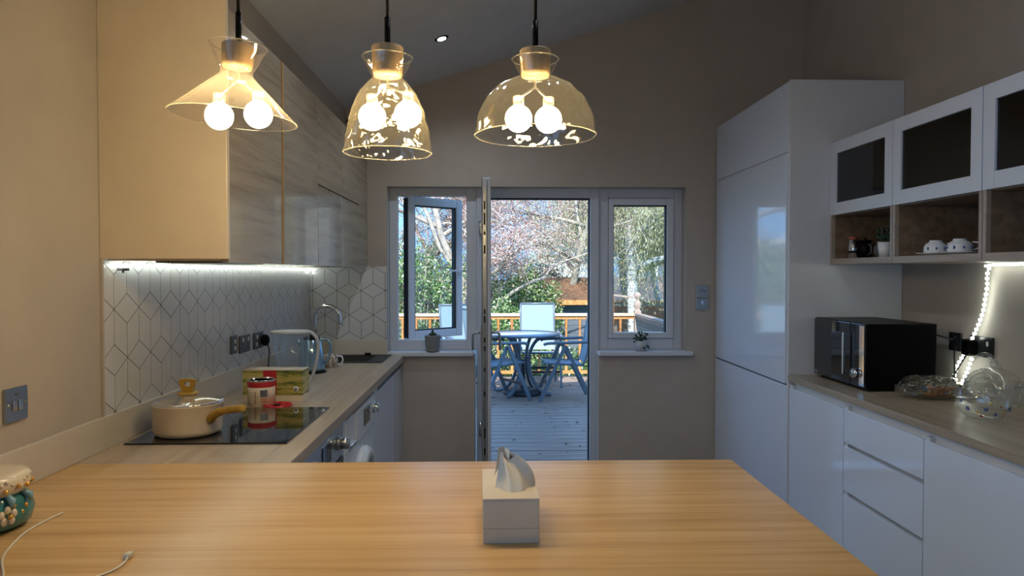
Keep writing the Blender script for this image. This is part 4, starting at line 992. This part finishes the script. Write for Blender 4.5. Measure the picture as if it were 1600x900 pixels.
# ------------------------------------------------------------------ pendants and ceiling spot
def pendant(nm, lab, x, glass, prof, capz, bulbs, tilt, stemz, seed, wave):
    y = 1.75; top = cz(x) - .001
    t = thing(nm, lab, 'lamp', (x, y, prof[-1][1]), group='glass pendants above the oak bar')
    Rm = Matrix.Translation((x, y, capz[1])) @ Matrix.Rotation(tilt, 4, 'Y') @ Matrix.Translation((0, 0, -capz[1]))
    rs = random.Random(seed); ph = [rs.uniform(0, 6.28) for _ in range(4)]
    fine = []
    for (r0, z0), (r1, z1) in zip(prof[:-1], prof[1:]):
        n = max(1, int(math.hypot(r1 - r0, z1 - z0) / .006))
        for k in range(n): fine.append((r0 + (r1 - r0) * k / n, z0 + (z1 - z0) * k / n))
    fine.append(prof[-1])
    def fn(r, z, a): return r * (1 + wave * (math.sin(7 * a + z * 60 + ph[0]) * math.sin(z * 95 + ph[1]) + .6 * math.sin(11 * a - z * 130 + ph[2])))
    m = MB(); m.lathe(fine, seg=72, fn=fn); m.xf(Rm); sh = m.build('glass_shade', glass, t, world=True)
    for r, z in (prof[0], prof[-1]):
        m = MB(); m.tube([(fn(r, z, 2 * PI * i / 60) * math.cos(2 * PI * i / 60), fn(r, z, 2 * PI * i / 60) * math.sin(2 * PI * i / 60), z) for i in range(60)], .0013, 6, closed=True)
        m.xf(Rm); m.build('rim', 'rimglass', sh, world=True)
    m = MB(); m.lathe([(.001, capz[0]), (.033, capz[0]), (.036, capz[0] + .01), (.0385, capz[1] - .003), (.036, capz[1]), (.001, capz[1])], seg=32); m.xf(Rm); m.build('wooden_cap', 'capwood', t, world=True)
    m = MB(); m.tube([(x, y, capz[1] - .002), (x, y, stemz)], .0072, 12); m.build('stem', 'black', t, world=True)
    m = MB(); m.tube([(x, y, stemz), (x, y, top - .02)], .0042, 8); m.build('cord', 'black', t, world=True)
    m = MB(); m.cyl((x, y, top - .035), .05, .02, 28); m.build('ceiling_rose', 'black', t, world=True)
    bx_ = [b[0] for b in bulbs]; mid = sum(bx_) / len(bx_)
    m = MB()
    for b in bulbs: m.tube([(x, y, capz[0]), (x, y, capz[0] - .025), (b[0], y, b[1] + .048)], .003, 8); m.cyl((b[0], y, b[1] + .028), .014, .026, 16)
    m.build('lamp_holder', 'clear', t, world=True)
    for b in bulbs:
        m = MB(); m.sphere((b[0], y, b[1]), .033, 24, 14); m.build('bulb', 'bulb', t, world=True)
pendant('pendant_lamp', 'cone shaped clear glass pendant, leftmost of the three', -.613, 'shade1',
        [(.066, 2.036), (.050, 2.000), (.037, 1.977), (.039, 1.965), (.148, 1.862)], (1.983, 2.040), [(-.661, 1.868), (-.567, 1.872)], math.radians(4.5), 2.117, 1, .004)
pendant('pendant_lamp', 'narrow bell shaped rippled glass pendant, middle of the three', -.2545, 'shade2',
        [(.060, 2.012), (.048, 1.984), (.036, 1.962), (.050, 1.947), (.070, 1.922), (.087, 1.885), (.098, 1.84), (.104, 1.80), (.1055, 1.780)], (1.966, 2.038), [(-.292, 1.868), (-.205, 1.875)], 0, 2.109, 2, .016)
pendant('pendant_lamp', 'wide dome shaped dimpled glass pendant, rightmost of the three', .106, 'shade3',
        [(.057, 2.010), (.045, 1.985), (.036, 1.966), (.060, 1.959), (.092, 1.943), (.118, 1.917), (.136, 1.884), (.144, 1.853), (.1475, 1.824)], (1.968, 2.033), [(.065, 1.866), (.138, 1.864)], 0, 2.105, 3, .010)

def spotlight(sx, sy, lab):
    zc = cz(sx); t = thing('ceiling_spotlight', lab, 'lamp', (sx, sy, zc), group='recessed spotlights in the sloping ceiling')
    Rs = Matrix.Rotation(-math.atan(.314), 4, 'Y')
    m = MB(); m.lathe([(.026, -.003), (.040, -.004), (.043, -.001), (.043, .0)], seg=32); m.xf(Rs); m.build('ring', 'black', t)
    m = MB(); m.cyl((0, 0, -.006), .025, .005, 24); m.xf(Rs); m.build('lens', 'spot', t)
    ld = bpy.data.lights.new('spot_beam', 'SPOT'); ld.energy = 12; ld.color = (0.80, 0.90, 1.0); ld.spot_size = math.radians(150); ld.spot_blend = .7; ld.shadow_soft_size = .03
    lo = bpy.data.objects.new('spot_beam', ld); COL.objects.link(lo); lo.parent = t; lo.location = (.004, 0, -.022); lo.rotation_euler = (0, -math.atan(.314) * .3, 0)
spotlight(-.295, 4.2, 'small recessed round spotlight in the sloping ceiling')
for sx, sy, lab in ((-.3, 3.0, 'added fill spotlight over the aisle, just above the frame'), (.45, 2.1, 'added fill spotlight near the far edge of the bar, above the frame'), (.3, -1.2, 'added fill spotlight in the rear of the room')):  # three extra spots added out of view to brighten cabinets and back wall
    spotlight(sx, sy, lab)

# ================================================================== outside: deck
DZ = .04
t = thing('deck', 'weathered grey timber deck outside the garden door', 'deck', (-1, 7.5, 0))
bw, me_b, yy, idx = .142, [], 5.31, 0
for k in range(4):
    m = MB(); m.box(-2.9, 3.0, -.068, .068, -.03, 0, .003); me_b.append(m.mesh('deck_board', M['deck']))
while yy < 9.85:
    o = bpy.data.objects.new('deck_board', me_b[idx % 4]); COL.objects.link(o); o.parent = t
    o.location = (random.uniform(-.1, .1), yy + .07 - 7.5, DZ + random.uniform(-.002, .002)); yy += bw; idx += 1
m = MB()
for x in (-3, -1.5, 0, 1.5, 2.9): m.box(x - .04, x + .04, 5.31, 9.85, -.14, DZ - .034)
m.build('joist', 'barkgrey', t, world=True)
m = MB()
for i in range(380):
    x = random.uniform(-2.5, 2.4); y = random.uniform(5.6, 9.6); r = random.uniform(.010, .030); a = random.uniform(0, 6.28)
    vs = [(x + r * k_ * math.cos(a + b_), y + r * k_ * math.sin(a + b_), DZ + .004 + h_) for k_, b_, h_ in ((1, 0, 0), (.5, 1.5, .006), (1, 3.1, .002), (.5, 4.6, .004))]
    m.add(vs, [(0, 1, 2, 3)])
tag(m.build('fallen_leaves', 'litter', fixn=False), 'small dead leaves scattered over the deck', 'leaves', kind='stuff')

# railing
def baluster_mesh(mat):
    m = MB(); m.lathe([(.020, 0), (.020, .10), (.012, .11), (.020, .125), (.013, .14), (.019, .28), (.021, .36), (.014, .56), (.012, .60), (.020, .615), (.012, .63), (.020, .645), (.020, .74)], seg=8); return m.mesh('baluster', M[mat])
bme = {k: baluster_mesh(k) for k in ('rail', 'railweathered')}
def railing(lab, p0, p1, mat, topmat, spacing):
    t = thing('deck_railing', lab, 'railing', (p0[0], p0[1], DZ))
    d = Vector((p1[0] - p0[0], p1[1] - p0[1], 0)); L = d.length; u = d / L; nrm = Vector((-u.y, u.x, 0))
    m = MB(); m.bar((0, 0, .865), d + Vector((0, 0, .865)), .090, .035); m.build('handrail', topmat, t)
    m = MB(); m.bar((0, 0, .825), d + Vector((0, 0, .825)), .045, .04); m.bar((0, 0, .075), d + Vector((0, 0, .075)), .05, .04); m.build('rail', mat, t)
    n = int(L / spacing)
    for i in range(1, n):
        o = bpy.data.objects.new('baluster', bme[mat]); COL.objects.link(o); o.parent = t; q = u * (i * L / n); o.location = (q.x, q.y, .08)
railing('orange stained balustrade along the far edge of the deck', (-2.9, 9.72), (1.95, 9.72), 'rail', 'railtop', .185)
railing('weathered side balustrade returning to the house on the right', (2.0, 9.66), (2.0, 5.45), 'railweathered', 'railweathered', .125)
t = thing('newel_post', 'corner newel post with a turned ball finial', 'post', (2.0, 9.72, DZ))
m = MB(); m.box(-.045, .045, -.045, .045, 0, .92, .006); m.build('post', 'railweathered', t)
m = MB(); m.lathe([(.045, .92), (.03, .935), (.048, .96), (.048, 1.03), (.025, 1.06), (.02, 1.07), (.044, 1.10), (.05, 1.125), (.044, 1.15), (.02, 1.17), (.001, 1.175)], seg=20); m.build('finial', 'railweathered', t)
t = thing('newel_post', 'plain newel post at the foot of the side steps beyond the railing', 'post', (1.86, 11.1, -.6))
m = MB(); m.box(-.045, .045, -.045, .045, 0, 1.72, .004); m.build('post', 'rail', t)
m = MB(); m.bar((-.04, -.02, 1.74), (.36, .05, 1.69), .07, .03); m.build('handrail', 'railweathered', t)

# ------------------------------------------------------------------ garden furniture
def chair(lab, loc, rz):
    t = thing('garden_chair', lab, 'chair', loc, rz, group='folding sling chairs round the garden table')
    T = .026
    for sx_ in (-1, 1):
        x = sx_ * .265
        m = MB(); m.bar((x, .0, .635), (x * 1.0, .285, 0.005), .040, .022, (1, 0, 0)); m.build('leg', 'alu', t)
        x2 = sx_ * .240
        m = MB(); m.bar((x2, .0, .625), (x2, -.300, 0.005), .040, .022, (1, 0, 0)); m.build('leg', 'alu', t)
        m = MB(); m.tube(smooth([(x, .24, .635), (x, .20, .655), (x, 0, .662), (x, -.26, .672)], 4), .017, 8); m.build('armrest', 'alu', t)
        m = MB(); m.tube([(sx_ * .222, .235, .432), (sx_ * .222, 0, .415), (sx_ * .222, -.20, .405)], .013, 8)
        m.tube(smooth([(sx_ * .222, -.20, .405), (sx_ * .222, -.25, .55), (sx_ * .222, -.33, 1.03)], 3), .013, 8); m.build('side_rail', 'alu', t)
    for q in ((-.33, 1.03), (.235, .432)): m = MB(); m.tube([(-.222, q[0], q[1]), (.222, q[0], q[1])], .013, 8); m.build('cross_rail', 'alu', t)
    for q, e in ((.20, .255), (-.21, .235)): m = MB(); m.bar((-e, q, .19), (e, q, .19), .026, .026); m.build('stretcher', 'darkmetal', t)
    m = MB(); m.add([(-.215, .235, .437), (.215, .235, .437), (.215, 0, .414), (-.215, 0, .414), (.215, -.20, .407), (-.215, -.20, .407), (-.215, .235, .428), (.215, .235, .428), (.215, 0, .405), (-.215, 0, .405), (.215, -.20, .398), (-.215, -.20, .398)],
        [(0, 1, 2, 3), (3, 2, 4, 5), (7, 6, 9, 8), (8, 9, 11, 10), (0, 6, 7, 1), (5, 4, 10, 11), (0, 3, 9, 6), (3, 5, 11, 9), (1, 7, 8, 2), (2, 8, 10, 4)]); m.build('seat', 'sling', t)
    m = MB(); a_, b_, c_ = (-.215, -.205, .43), (-.215, -.25, .57), (-.215, -.33, 1.025)
    vs = []
    for dy in (0, -.008):
        for p in (a_, b_, c_): vs += [(p[0], p[1] + dy, p[2]), (-p[0], p[1] + dy, p[2])]
    m.add(vs, [(0, 1, 3, 2), (2, 3, 5, 4), (7, 6, 8, 9), (9, 8, 10, 11), (4, 5, 11, 10), (0, 6, 7, 1), (0, 2, 8, 6), (2, 4, 10, 8), (1, 7, 9, 3), (3, 9, 11, 5)]); m.build('backrest', 'sling', t)
    return t
c0 = chair('blue grey garden chair in the shade to the right of the table', (.815, 8.13, DZ), PI / 2)
dup(c0, (.055, 8.06, DZ), math.radians(-62), 'garden chair at the near left of the table, half hidden by the door')
dup(c0, (.60, 9.12, DZ), PI, 'sunlit garden chair standing behind the table by the railing')
dup(c0, (-.33, 8.83, DZ), math.radians(-155), 'sunlit garden chair seen through the left window')

t = thing('garden_table', 'round pale garden table on curved legs', 'table', (.365, 8.42, DZ))
m = MB(); m.lathe([(.001, .712), (.40, .712), (.405, .722), (.001, .722)], seg=48); m.build('table_top', 'tabletopout', t)
m = MB(); m.lathe([(.400, .700), (.435, .700), (.447, .712), (.435, .726), (.402, .726)], seg=48); m.build('rim', 'alu', t)
for k in range(4):
    a = PI / 4 + k * PI / 2 + .25; c_, s_2 = math.cos(a), math.sin(a)
    pr = [(.34, .70), (.20, .66), (.115, .55), (.085, .42), (.095, .28), (.15, .15), (.25, .05), (.37, .02)]
    m = MB(); m.tube(smooth([(r * c_, r * s_2, z) for r, z in pr], 4), .021, 8); m.build('leg', 'alu', t)
m = MB(); m.tube([(.085 * math.cos(2 * PI * i / 24), .085 * math.sin(2 * PI * i / 24), .42) for i in range(24)], .008, 6, closed=True); m.build('brace_ring', 'alu', t)
t = thing('parasol_base', 'heavy dark round parasol base under the garden table', 'parasol base', (.365, 8.42, DZ))
m = MB(); m.lathe([(.001, .0), (.225, .0), (.235, .02), (.225, .05), (.08, .08), (.001, .085)], seg=36); m.build('base', 'darkmetal', t)
m = MB(); m.cyl((0, 0, .08), .028, .33, 20); m.build('tube', 'darkmetal', t)

# ------------------------------------------------------------------ garden beyond
m = MB(); m.box(-26, 26, 5.3, 60, -.75, -.6); tag(m.build('lawn', 'grass'), 'rough green lawn of the garden beyond the deck', 'ground', kind='structure')
# brick wall: pieces as bricks over the part that can be told apart
def brickwall(lab, x0, x1, y, z0, z1):
    t = thing('garden_wall', lab, 'wall', (x0, y, z0))
    m = MB(); m.box(0, x1 - x0, .012, .2, 0, z1 - z0); m.build('mortar', 'mortar', t)
    m = MB(); m.box(0, .44, 0, .012, 0, .13, .003); me = m.mesh('block', M['brick'])
    r = 0; z = .0; n = 0
    while z < z1 - z0 - .10:
        x = 0 if r % 2 == 0 else -.225
        while x < x1 - x0 - .2:
            if x >= 0 and n < 298:
                o = bpy.data.objects.new('block', me); COL.objects.link(o); o.parent = t; o.location = (x, random.uniform(-.003, .003), z); n += 1
            x += .455
        z += .145; r += 1
    m = MB(); m.box(-.02, x1 - x0 + .02, -.03, .23, z1 - z0, z1 - z0 + .05); m.build('coping', 'rooftile', t)
brickwall('low brick garden wall behind the birch tree', 2.7, 8.2, 16.5, -.6, .78)
# long low outbuilding with orange tiled roof
t = thing('outbuilding', 'long low outbuilding with an orange tiled roof behind the brick wall', 'building', (5.5, 21, -.6))
m = MB(); m.box(-3.8, 4.5, 0, 3, 0, 1.15); m.build('wall', 'brick', t)
mt = MB(); mt.prism([(0, 0), (.43, .03), (.43, .045), (0, .015)], 0, 0, .31)
me = mt.mesh('roof_tile', M['rooftile']); n = 0
for r in range(5):
    for c in range(27):
        o = bpy.data.objects.new('roof_tile', me); COL.objects.link(o); o.parent = t
        o.location = (-4 + c * .322, -.3 + r * .40, 1.12 + r * .155); o.rotation_euler = (math.radians(21), 0, 0); n += 1
m = MB(); m.prism([(-.3, 1.08), (1.72, 1.86), (3.3, 1.08)], 0, -3.98, 4.65); m.build('roof', 'rooftile', t)
t = thing('greenhouse', 'pale rendered building above the roof line on the right', 'building', (7.5, 30, -.6))
m = MB(); m.box(-4.6, 4.6, 0, 4, 0, 3.0); m.build('wall', 'palewall', t)
for k in range(7):
    m = MB(); m.box(-4.2 + k * 1.25, -3.3 + k * 1.25, -.04, 0, 1.4, 2.7); m.build('window', 'kettleblue', t)
m = MB(); m.prism([(-.3, 3.0), (2, 3.9), (4.3, 3.0)], 0, -4.9, 4.9); m.build('roof', 'shedroof', t)
t['label'] = 'pale building with blue windows far behind the birch'; t.name = 'neighbour_house'
# garden shed seen through the door
t = thing('garden_shed', 'slate blue garden shed with brown roof beyond the railing', 'shed', (1.66, 13.6, -.6))
m = MB(); m.box(-.55, .5, .03, 1.8, 0, 1.52); m.build('body', 'shedwall', t)
m = MB(); m.box(-.55, .5, 0, .03, 0, .145); me = m.mesh('board', M['shedwall'])
for k in range(10):
    o = bpy.data.objects.new('board', me); COL.objects.link(o); o.parent = t; o.location = (0, random.uniform(-.006, 0), k * .152)
m = MB(); m.prism([(-.22, 1.50), (.9, 1.92), (.9, 1.97), (-.22, 1.55)], 0, -.68, .62); m.prism([(.9, 1.92), (2.0, 1.50), (2.0, 1.55), (.9, 1.97)], 0, -.68, .62); m.build('roof', 'shedroof', t)
m = MB(); m.box(-.69, .63, -.25, -.22, 1.47, 1.56); m.build('fascia_board', 'rail', t)
t = thing('neighbour_house', 'white rendered house wall far behind the shed roof', 'building', (3.0, 24.6, -.6))
m = MB(); m.box(-1.0, .55, 0, 3.5, 0, 2.65); m.build('wall', 'palewall', t)
m = MB(); m.prism([(-.3, 2.65), (2, 3.3), (4.3, 2.65)], 0, -1.2, .75); m.build('roof', 'shedwall', t)
# fence far back
t = thing('garden_fence', 'long dark timber fence at the back of the garden', 'fence', (-9, 19, -.6))
m = MB(); m.box(0, .14, 0, .025, 0, 1.75); me = m.mesh('board', M['shedroof'])
for k in range(70):
    o = bpy.data.objects.new('board', me); COL.objects.link(o); o.parent = t; o.location = (k * .15, random.uniform(-.01, .01), random.uniform(-.02, .02))

# ------------------------------------------------------------------ vegetation
def tree_skeleton(base, height, seed, levels=4, spread=.55, droop=0.0, lean=(0, 0), r0=.11, kids=5, first=.3):
    rs = random.Random(seed); tubes = []; tips = []
    def grow(p, d, L, r, lv):
        n = 5; pts = [p.copy()]; dd = d.copy()
        for i in range(n):
            dd = (dd + Vector((rs.gauss(0, .13), rs.gauss(0, .13), rs.gauss(0, .08) - droop * lv * .10))).normalized()
            pts.append(pts[-1] + dd * L / n)
        rad = [r * (1 - .6 * i / n) for i in range(n + 1)]
        tubes.append((pts, rad, lv))
        if lv >= levels - 1:
            for q in pts[1:]: tips.append(q)
        if lv >= levels: return
        k = kids if lv > 0 else kids + 4
        for j in range(k):
            f = rs.uniform(first if lv == 0 else .2, 1.0); i = min(int(f * n), n - 1); q = pts[i].lerp(pts[i + 1], f * n - i)
            ax = Vector((rs.gauss(0, 1), rs.gauss(0, 1), rs.gauss(0, .5))).normalized()
            nd = (dd * (1 - spread) + ax * spread * 1.3 + Vector((0, 0, .15 - droop * .3 * lv))).normalized()
            grow(q, nd, L * rs.uniform(.42, .66) * (1 if lv else .8), max(r * .45, .004), lv + 1)
    grow(Vector(base), Vector((lean[0], lean[1], 1)).normalized(), height, r0, 0)
    return tubes, tips
def cloud(points, per, spread, size, elong=1.0, hang=0.0):
    P = np.repeat(np.array(points), per, axis=0); n = len(P)
    P = P + rng.normal(0, spread, (n, 3))
    if hang: P[:, 2] -= np.abs(rng.normal(0, hang, n))
    a = rng.normal(0, 1, (n, 3)); a /= np.linalg.norm(a, axis=1)[:, None]
    if hang: a[:, 2] = np.abs(a[:, 2]) + 1.2; a /= np.linalg.norm(a, axis=1)[:, None]
    b = np.cross(a, rng.normal(0, 1, (n, 3))); b /= np.linalg.norm(b, axis=1)[:, None]
    s = (size * rng.uniform(.6, 1.4, n))[:, None]
    V = np.stack([P - a * s * elong, P - b * s * .5, P + a * s * elong, P + b * s * .5], 1).reshape(-1, 3)
    return V
def quads_object(name, V, mat, parent, origin):
    n = len(V) // 4; me = bpy.data.meshes.new(name); V = V - np.array(origin)
    me.vertices.add(len(V)); me.vertices.foreach_set('co', V.astype(np.float32).ravel())
    me.loops.add(4 * n); me.loops.foreach_set('vertex_index', np.arange(4 * n, dtype=np.int32))
    me.polygons.add(n); me.polygons.foreach_set('loop_start', np.arange(0, 4 * n, 4, dtype=np.int32)); me.polygons.foreach_set('loop_total', np.full(n, 4, dtype=np.int32))
    me.materials.append(M[mat]); me.update(calc_edges=True); me.validate()
    o = bpy.data.objects.new(name, me); COL.objects.link(o)
    if parent: o.parent = parent
    o['kind'] = 'stuff'; return o
def tree(name, lab, base, height, seed, bark, leafname, leafmat, per, cspread, size, elong=1.0, hang=0.0, extra=None, **kw):
    t = thing(name, lab, 'tree', base)
    tubes, tips = tree_skeleton(base, height, seed, **kw)
    if extra:
        for pts, r in extra:
            pts = [Vector(p) for p in pts]; tubes.append((pts, [r * (1 - .5 * i / len(pts)) for i in range(len(pts))], 1)); tips += pts[1:]
    m = MB(); m2 = MB()
    for pts, rad, lv in tubes:
        if lv <= 1: m.tube(pts, rad, 8 if lv == 0 else 6)
        else: m2.tube(pts, [max(r_, .0035) for r_ in rad], 3, cap=False)
    m.build('trunk', bark, t, world=True)
    m2.build('twigs', 'twig', t, kind='stuff', world=True, fixn=False)
    V = cloud([tuple(p) for p in tips], per, cspread, size, elong, hang)
    quads_object(leafname, V, leafmat, t, base)
    return t
G = -.6
tree('blossom_tree', 'pale barked tree with pink and russet buds just left of the open doorway', (0.02, 12.3, G), 3.6, 11, 'barkpale', 'blossom', 'blossom', 7, .09, .014, r0=.11, kids=5, spread=.62, lean=(-.12, 0), first=.35,
     extra=[([(0.02, 12.3, .75), (.14, 12.2, .98), (.36, 12.15, 1.15), (.62, 12.1, 1.30), (.90, 12.0, 1.40)], .04), ([(.90, 12, 1.38), (.95, 12, 1.50), (1.12, 12, 1.64), (1.42, 12, 1.74), (1.9, 12, 1.9)], .018), ([(.1, 12.3, 1.1), (.23, 12.3, 1.32), (.36, 12.3, 1.56), (.68, 12.3, 1.69), (.77, 12.3, 1.49)], .022), ([(.1, 12.3, .7), (-.4, 12.2, 1.2), (-.9, 12.3, 1.9), (-1.2, 12.3, 2.7)], .05)])
tree('bare_tree', 'upright grey trunked tree rising in the middle of the doorway view', (1.15, 14.6, G), 4.6, 23, 'barkgrey', 'buds', 'blossom', 5, .10, .015, r0=.10, kids=5, spread=.6, first=.35)
tree('blossom_tree', 'pink budding tree seen through the left window', (-1.9, 13.4, G), 4.0, 31, 'barkpale', 'blossom', 'blossom', 4, .10, .016, r0=.10, kids=5, spread=.6, lean=(.12, 0), first=.3)
tree('blossom_tree', 'russet budding tree growing beyond the garden shed', (3.6, 17.5, G), 5.0, 47, 'barkgrey', 'blossom', 'blossom', 3, .12, .018, r0=.12, kids=5, spread=.6, lean=(-.1, 0), first=.35)
tree('birch_tree', 'white barked birch with drooping pale leaves outside the right window', (2.62, 13.0, G), 6.0, 59, 'birch', 'catkins', 'leafyellow', 6, .09, .013, elong=2.2, hang=.45, r0=.135, kids=6, spread=.62, droop=.75, first=.34)
tree('birch_tree', 'second slender birch further back on the right', (4.6, 18.5, G), 5.5, 61, 'birch', 'catkins', 'leafyellow', 7, .13, .02, elong=1.8, hang=.3, r0=.10, kids=6, spread=.6, droop=.4, first=.5)

def bush(lab, c, rx, ry, rz, n, mat, size, seed, name='shrub', cat='shrub', leafname='foliage'):
    t = thing(name, lab, cat, (c[0], c[1], G))
    r2 = np.random.default_rng(seed); d = r2.normal(0, 1, (n, 3)); d /= np.linalg.norm(d, axis=1)[:, None]
    lump = 1 + .22 * np.sin(d[:, 0] * 6 + seed) * np.sin(d[:, 2] * 7 + seed * 2) + .12 * np.sin(d[:, 1] * 13)
    rr = (r2.uniform(.25, 1, n) ** .35 * lump)[:, None]
    P = np.array([c[0], c[1], c[2]]) + d * rr * np.array([rx, ry, rz]); P[:, 2] = np.maximum(P[:, 2], G + .03)
    V = cloud(P, 1, .02, size, 1.1); quads_object(leafname, V, mat, t, (c[0], c[1], G))
    m = MB(); rs = random.Random(seed)
    for k in range(9):
        a = rs.uniform(0, 6.28); q = Vector((c[0] + rx * .55 * math.cos(a), c[1] + ry * .5 * math.sin(a), c[2] + rz * rs.uniform(.1, .8)))
        m.tube([(c[0] + rs.uniform(-.1, .1), c[1], G), ((c[0] + q.x) / 2, c[1], (G + q.z) / 2), q], [.03, .02, .006], 5)
    m.build('stem', 'barkgrey', t, world=True)
bush('dark green shrub behind the railing left of the table', (.18, 11.2, .25), .55, .45, .75, 9000, 'leafgreen', .026, 5)
bush('tall evergreen shrub seen through the open left window', (-1.25, 12.2, .65), 1.0, .7, 1.3, 11000, 'leafgreen', .028, 6)
bush('evergreen shrub under the blossom tree', (.55, 13.3, .55), .75, .6, 1.0, 13000, 'leafgreen', .028, 7)
bush('mixed brown and green hedge along the back of the garden on the left', (-3.2, 16.5, .6), 3.2, .9, 1.75, 30000, 'leafmix', .04, 8, 'hedge', 'hedge')
bush('mixed hedge behind the trees in the doorway view', (.7, 17.6, .45), 1.75, .7, 1.15, 20000, 'leafmix', .04, 9, 'hedge', 'hedge')
bush('low bright green bush beside the birch trunk', (3.6, 14.6, -.1), .9, .5, .55, 8000, 'leafmix', .028, 10)
bush('small green bush below the railing right of the table', (1.3, 10.6, -.15), .9, .4, .45, 8000, 'leafgreen', .024, 12)
bush('low leafy bush below the railing at the left', (-1.2, 10.7, -.1), 1.2, .45, .5, 9000, 'leafgreen', .026, 13)
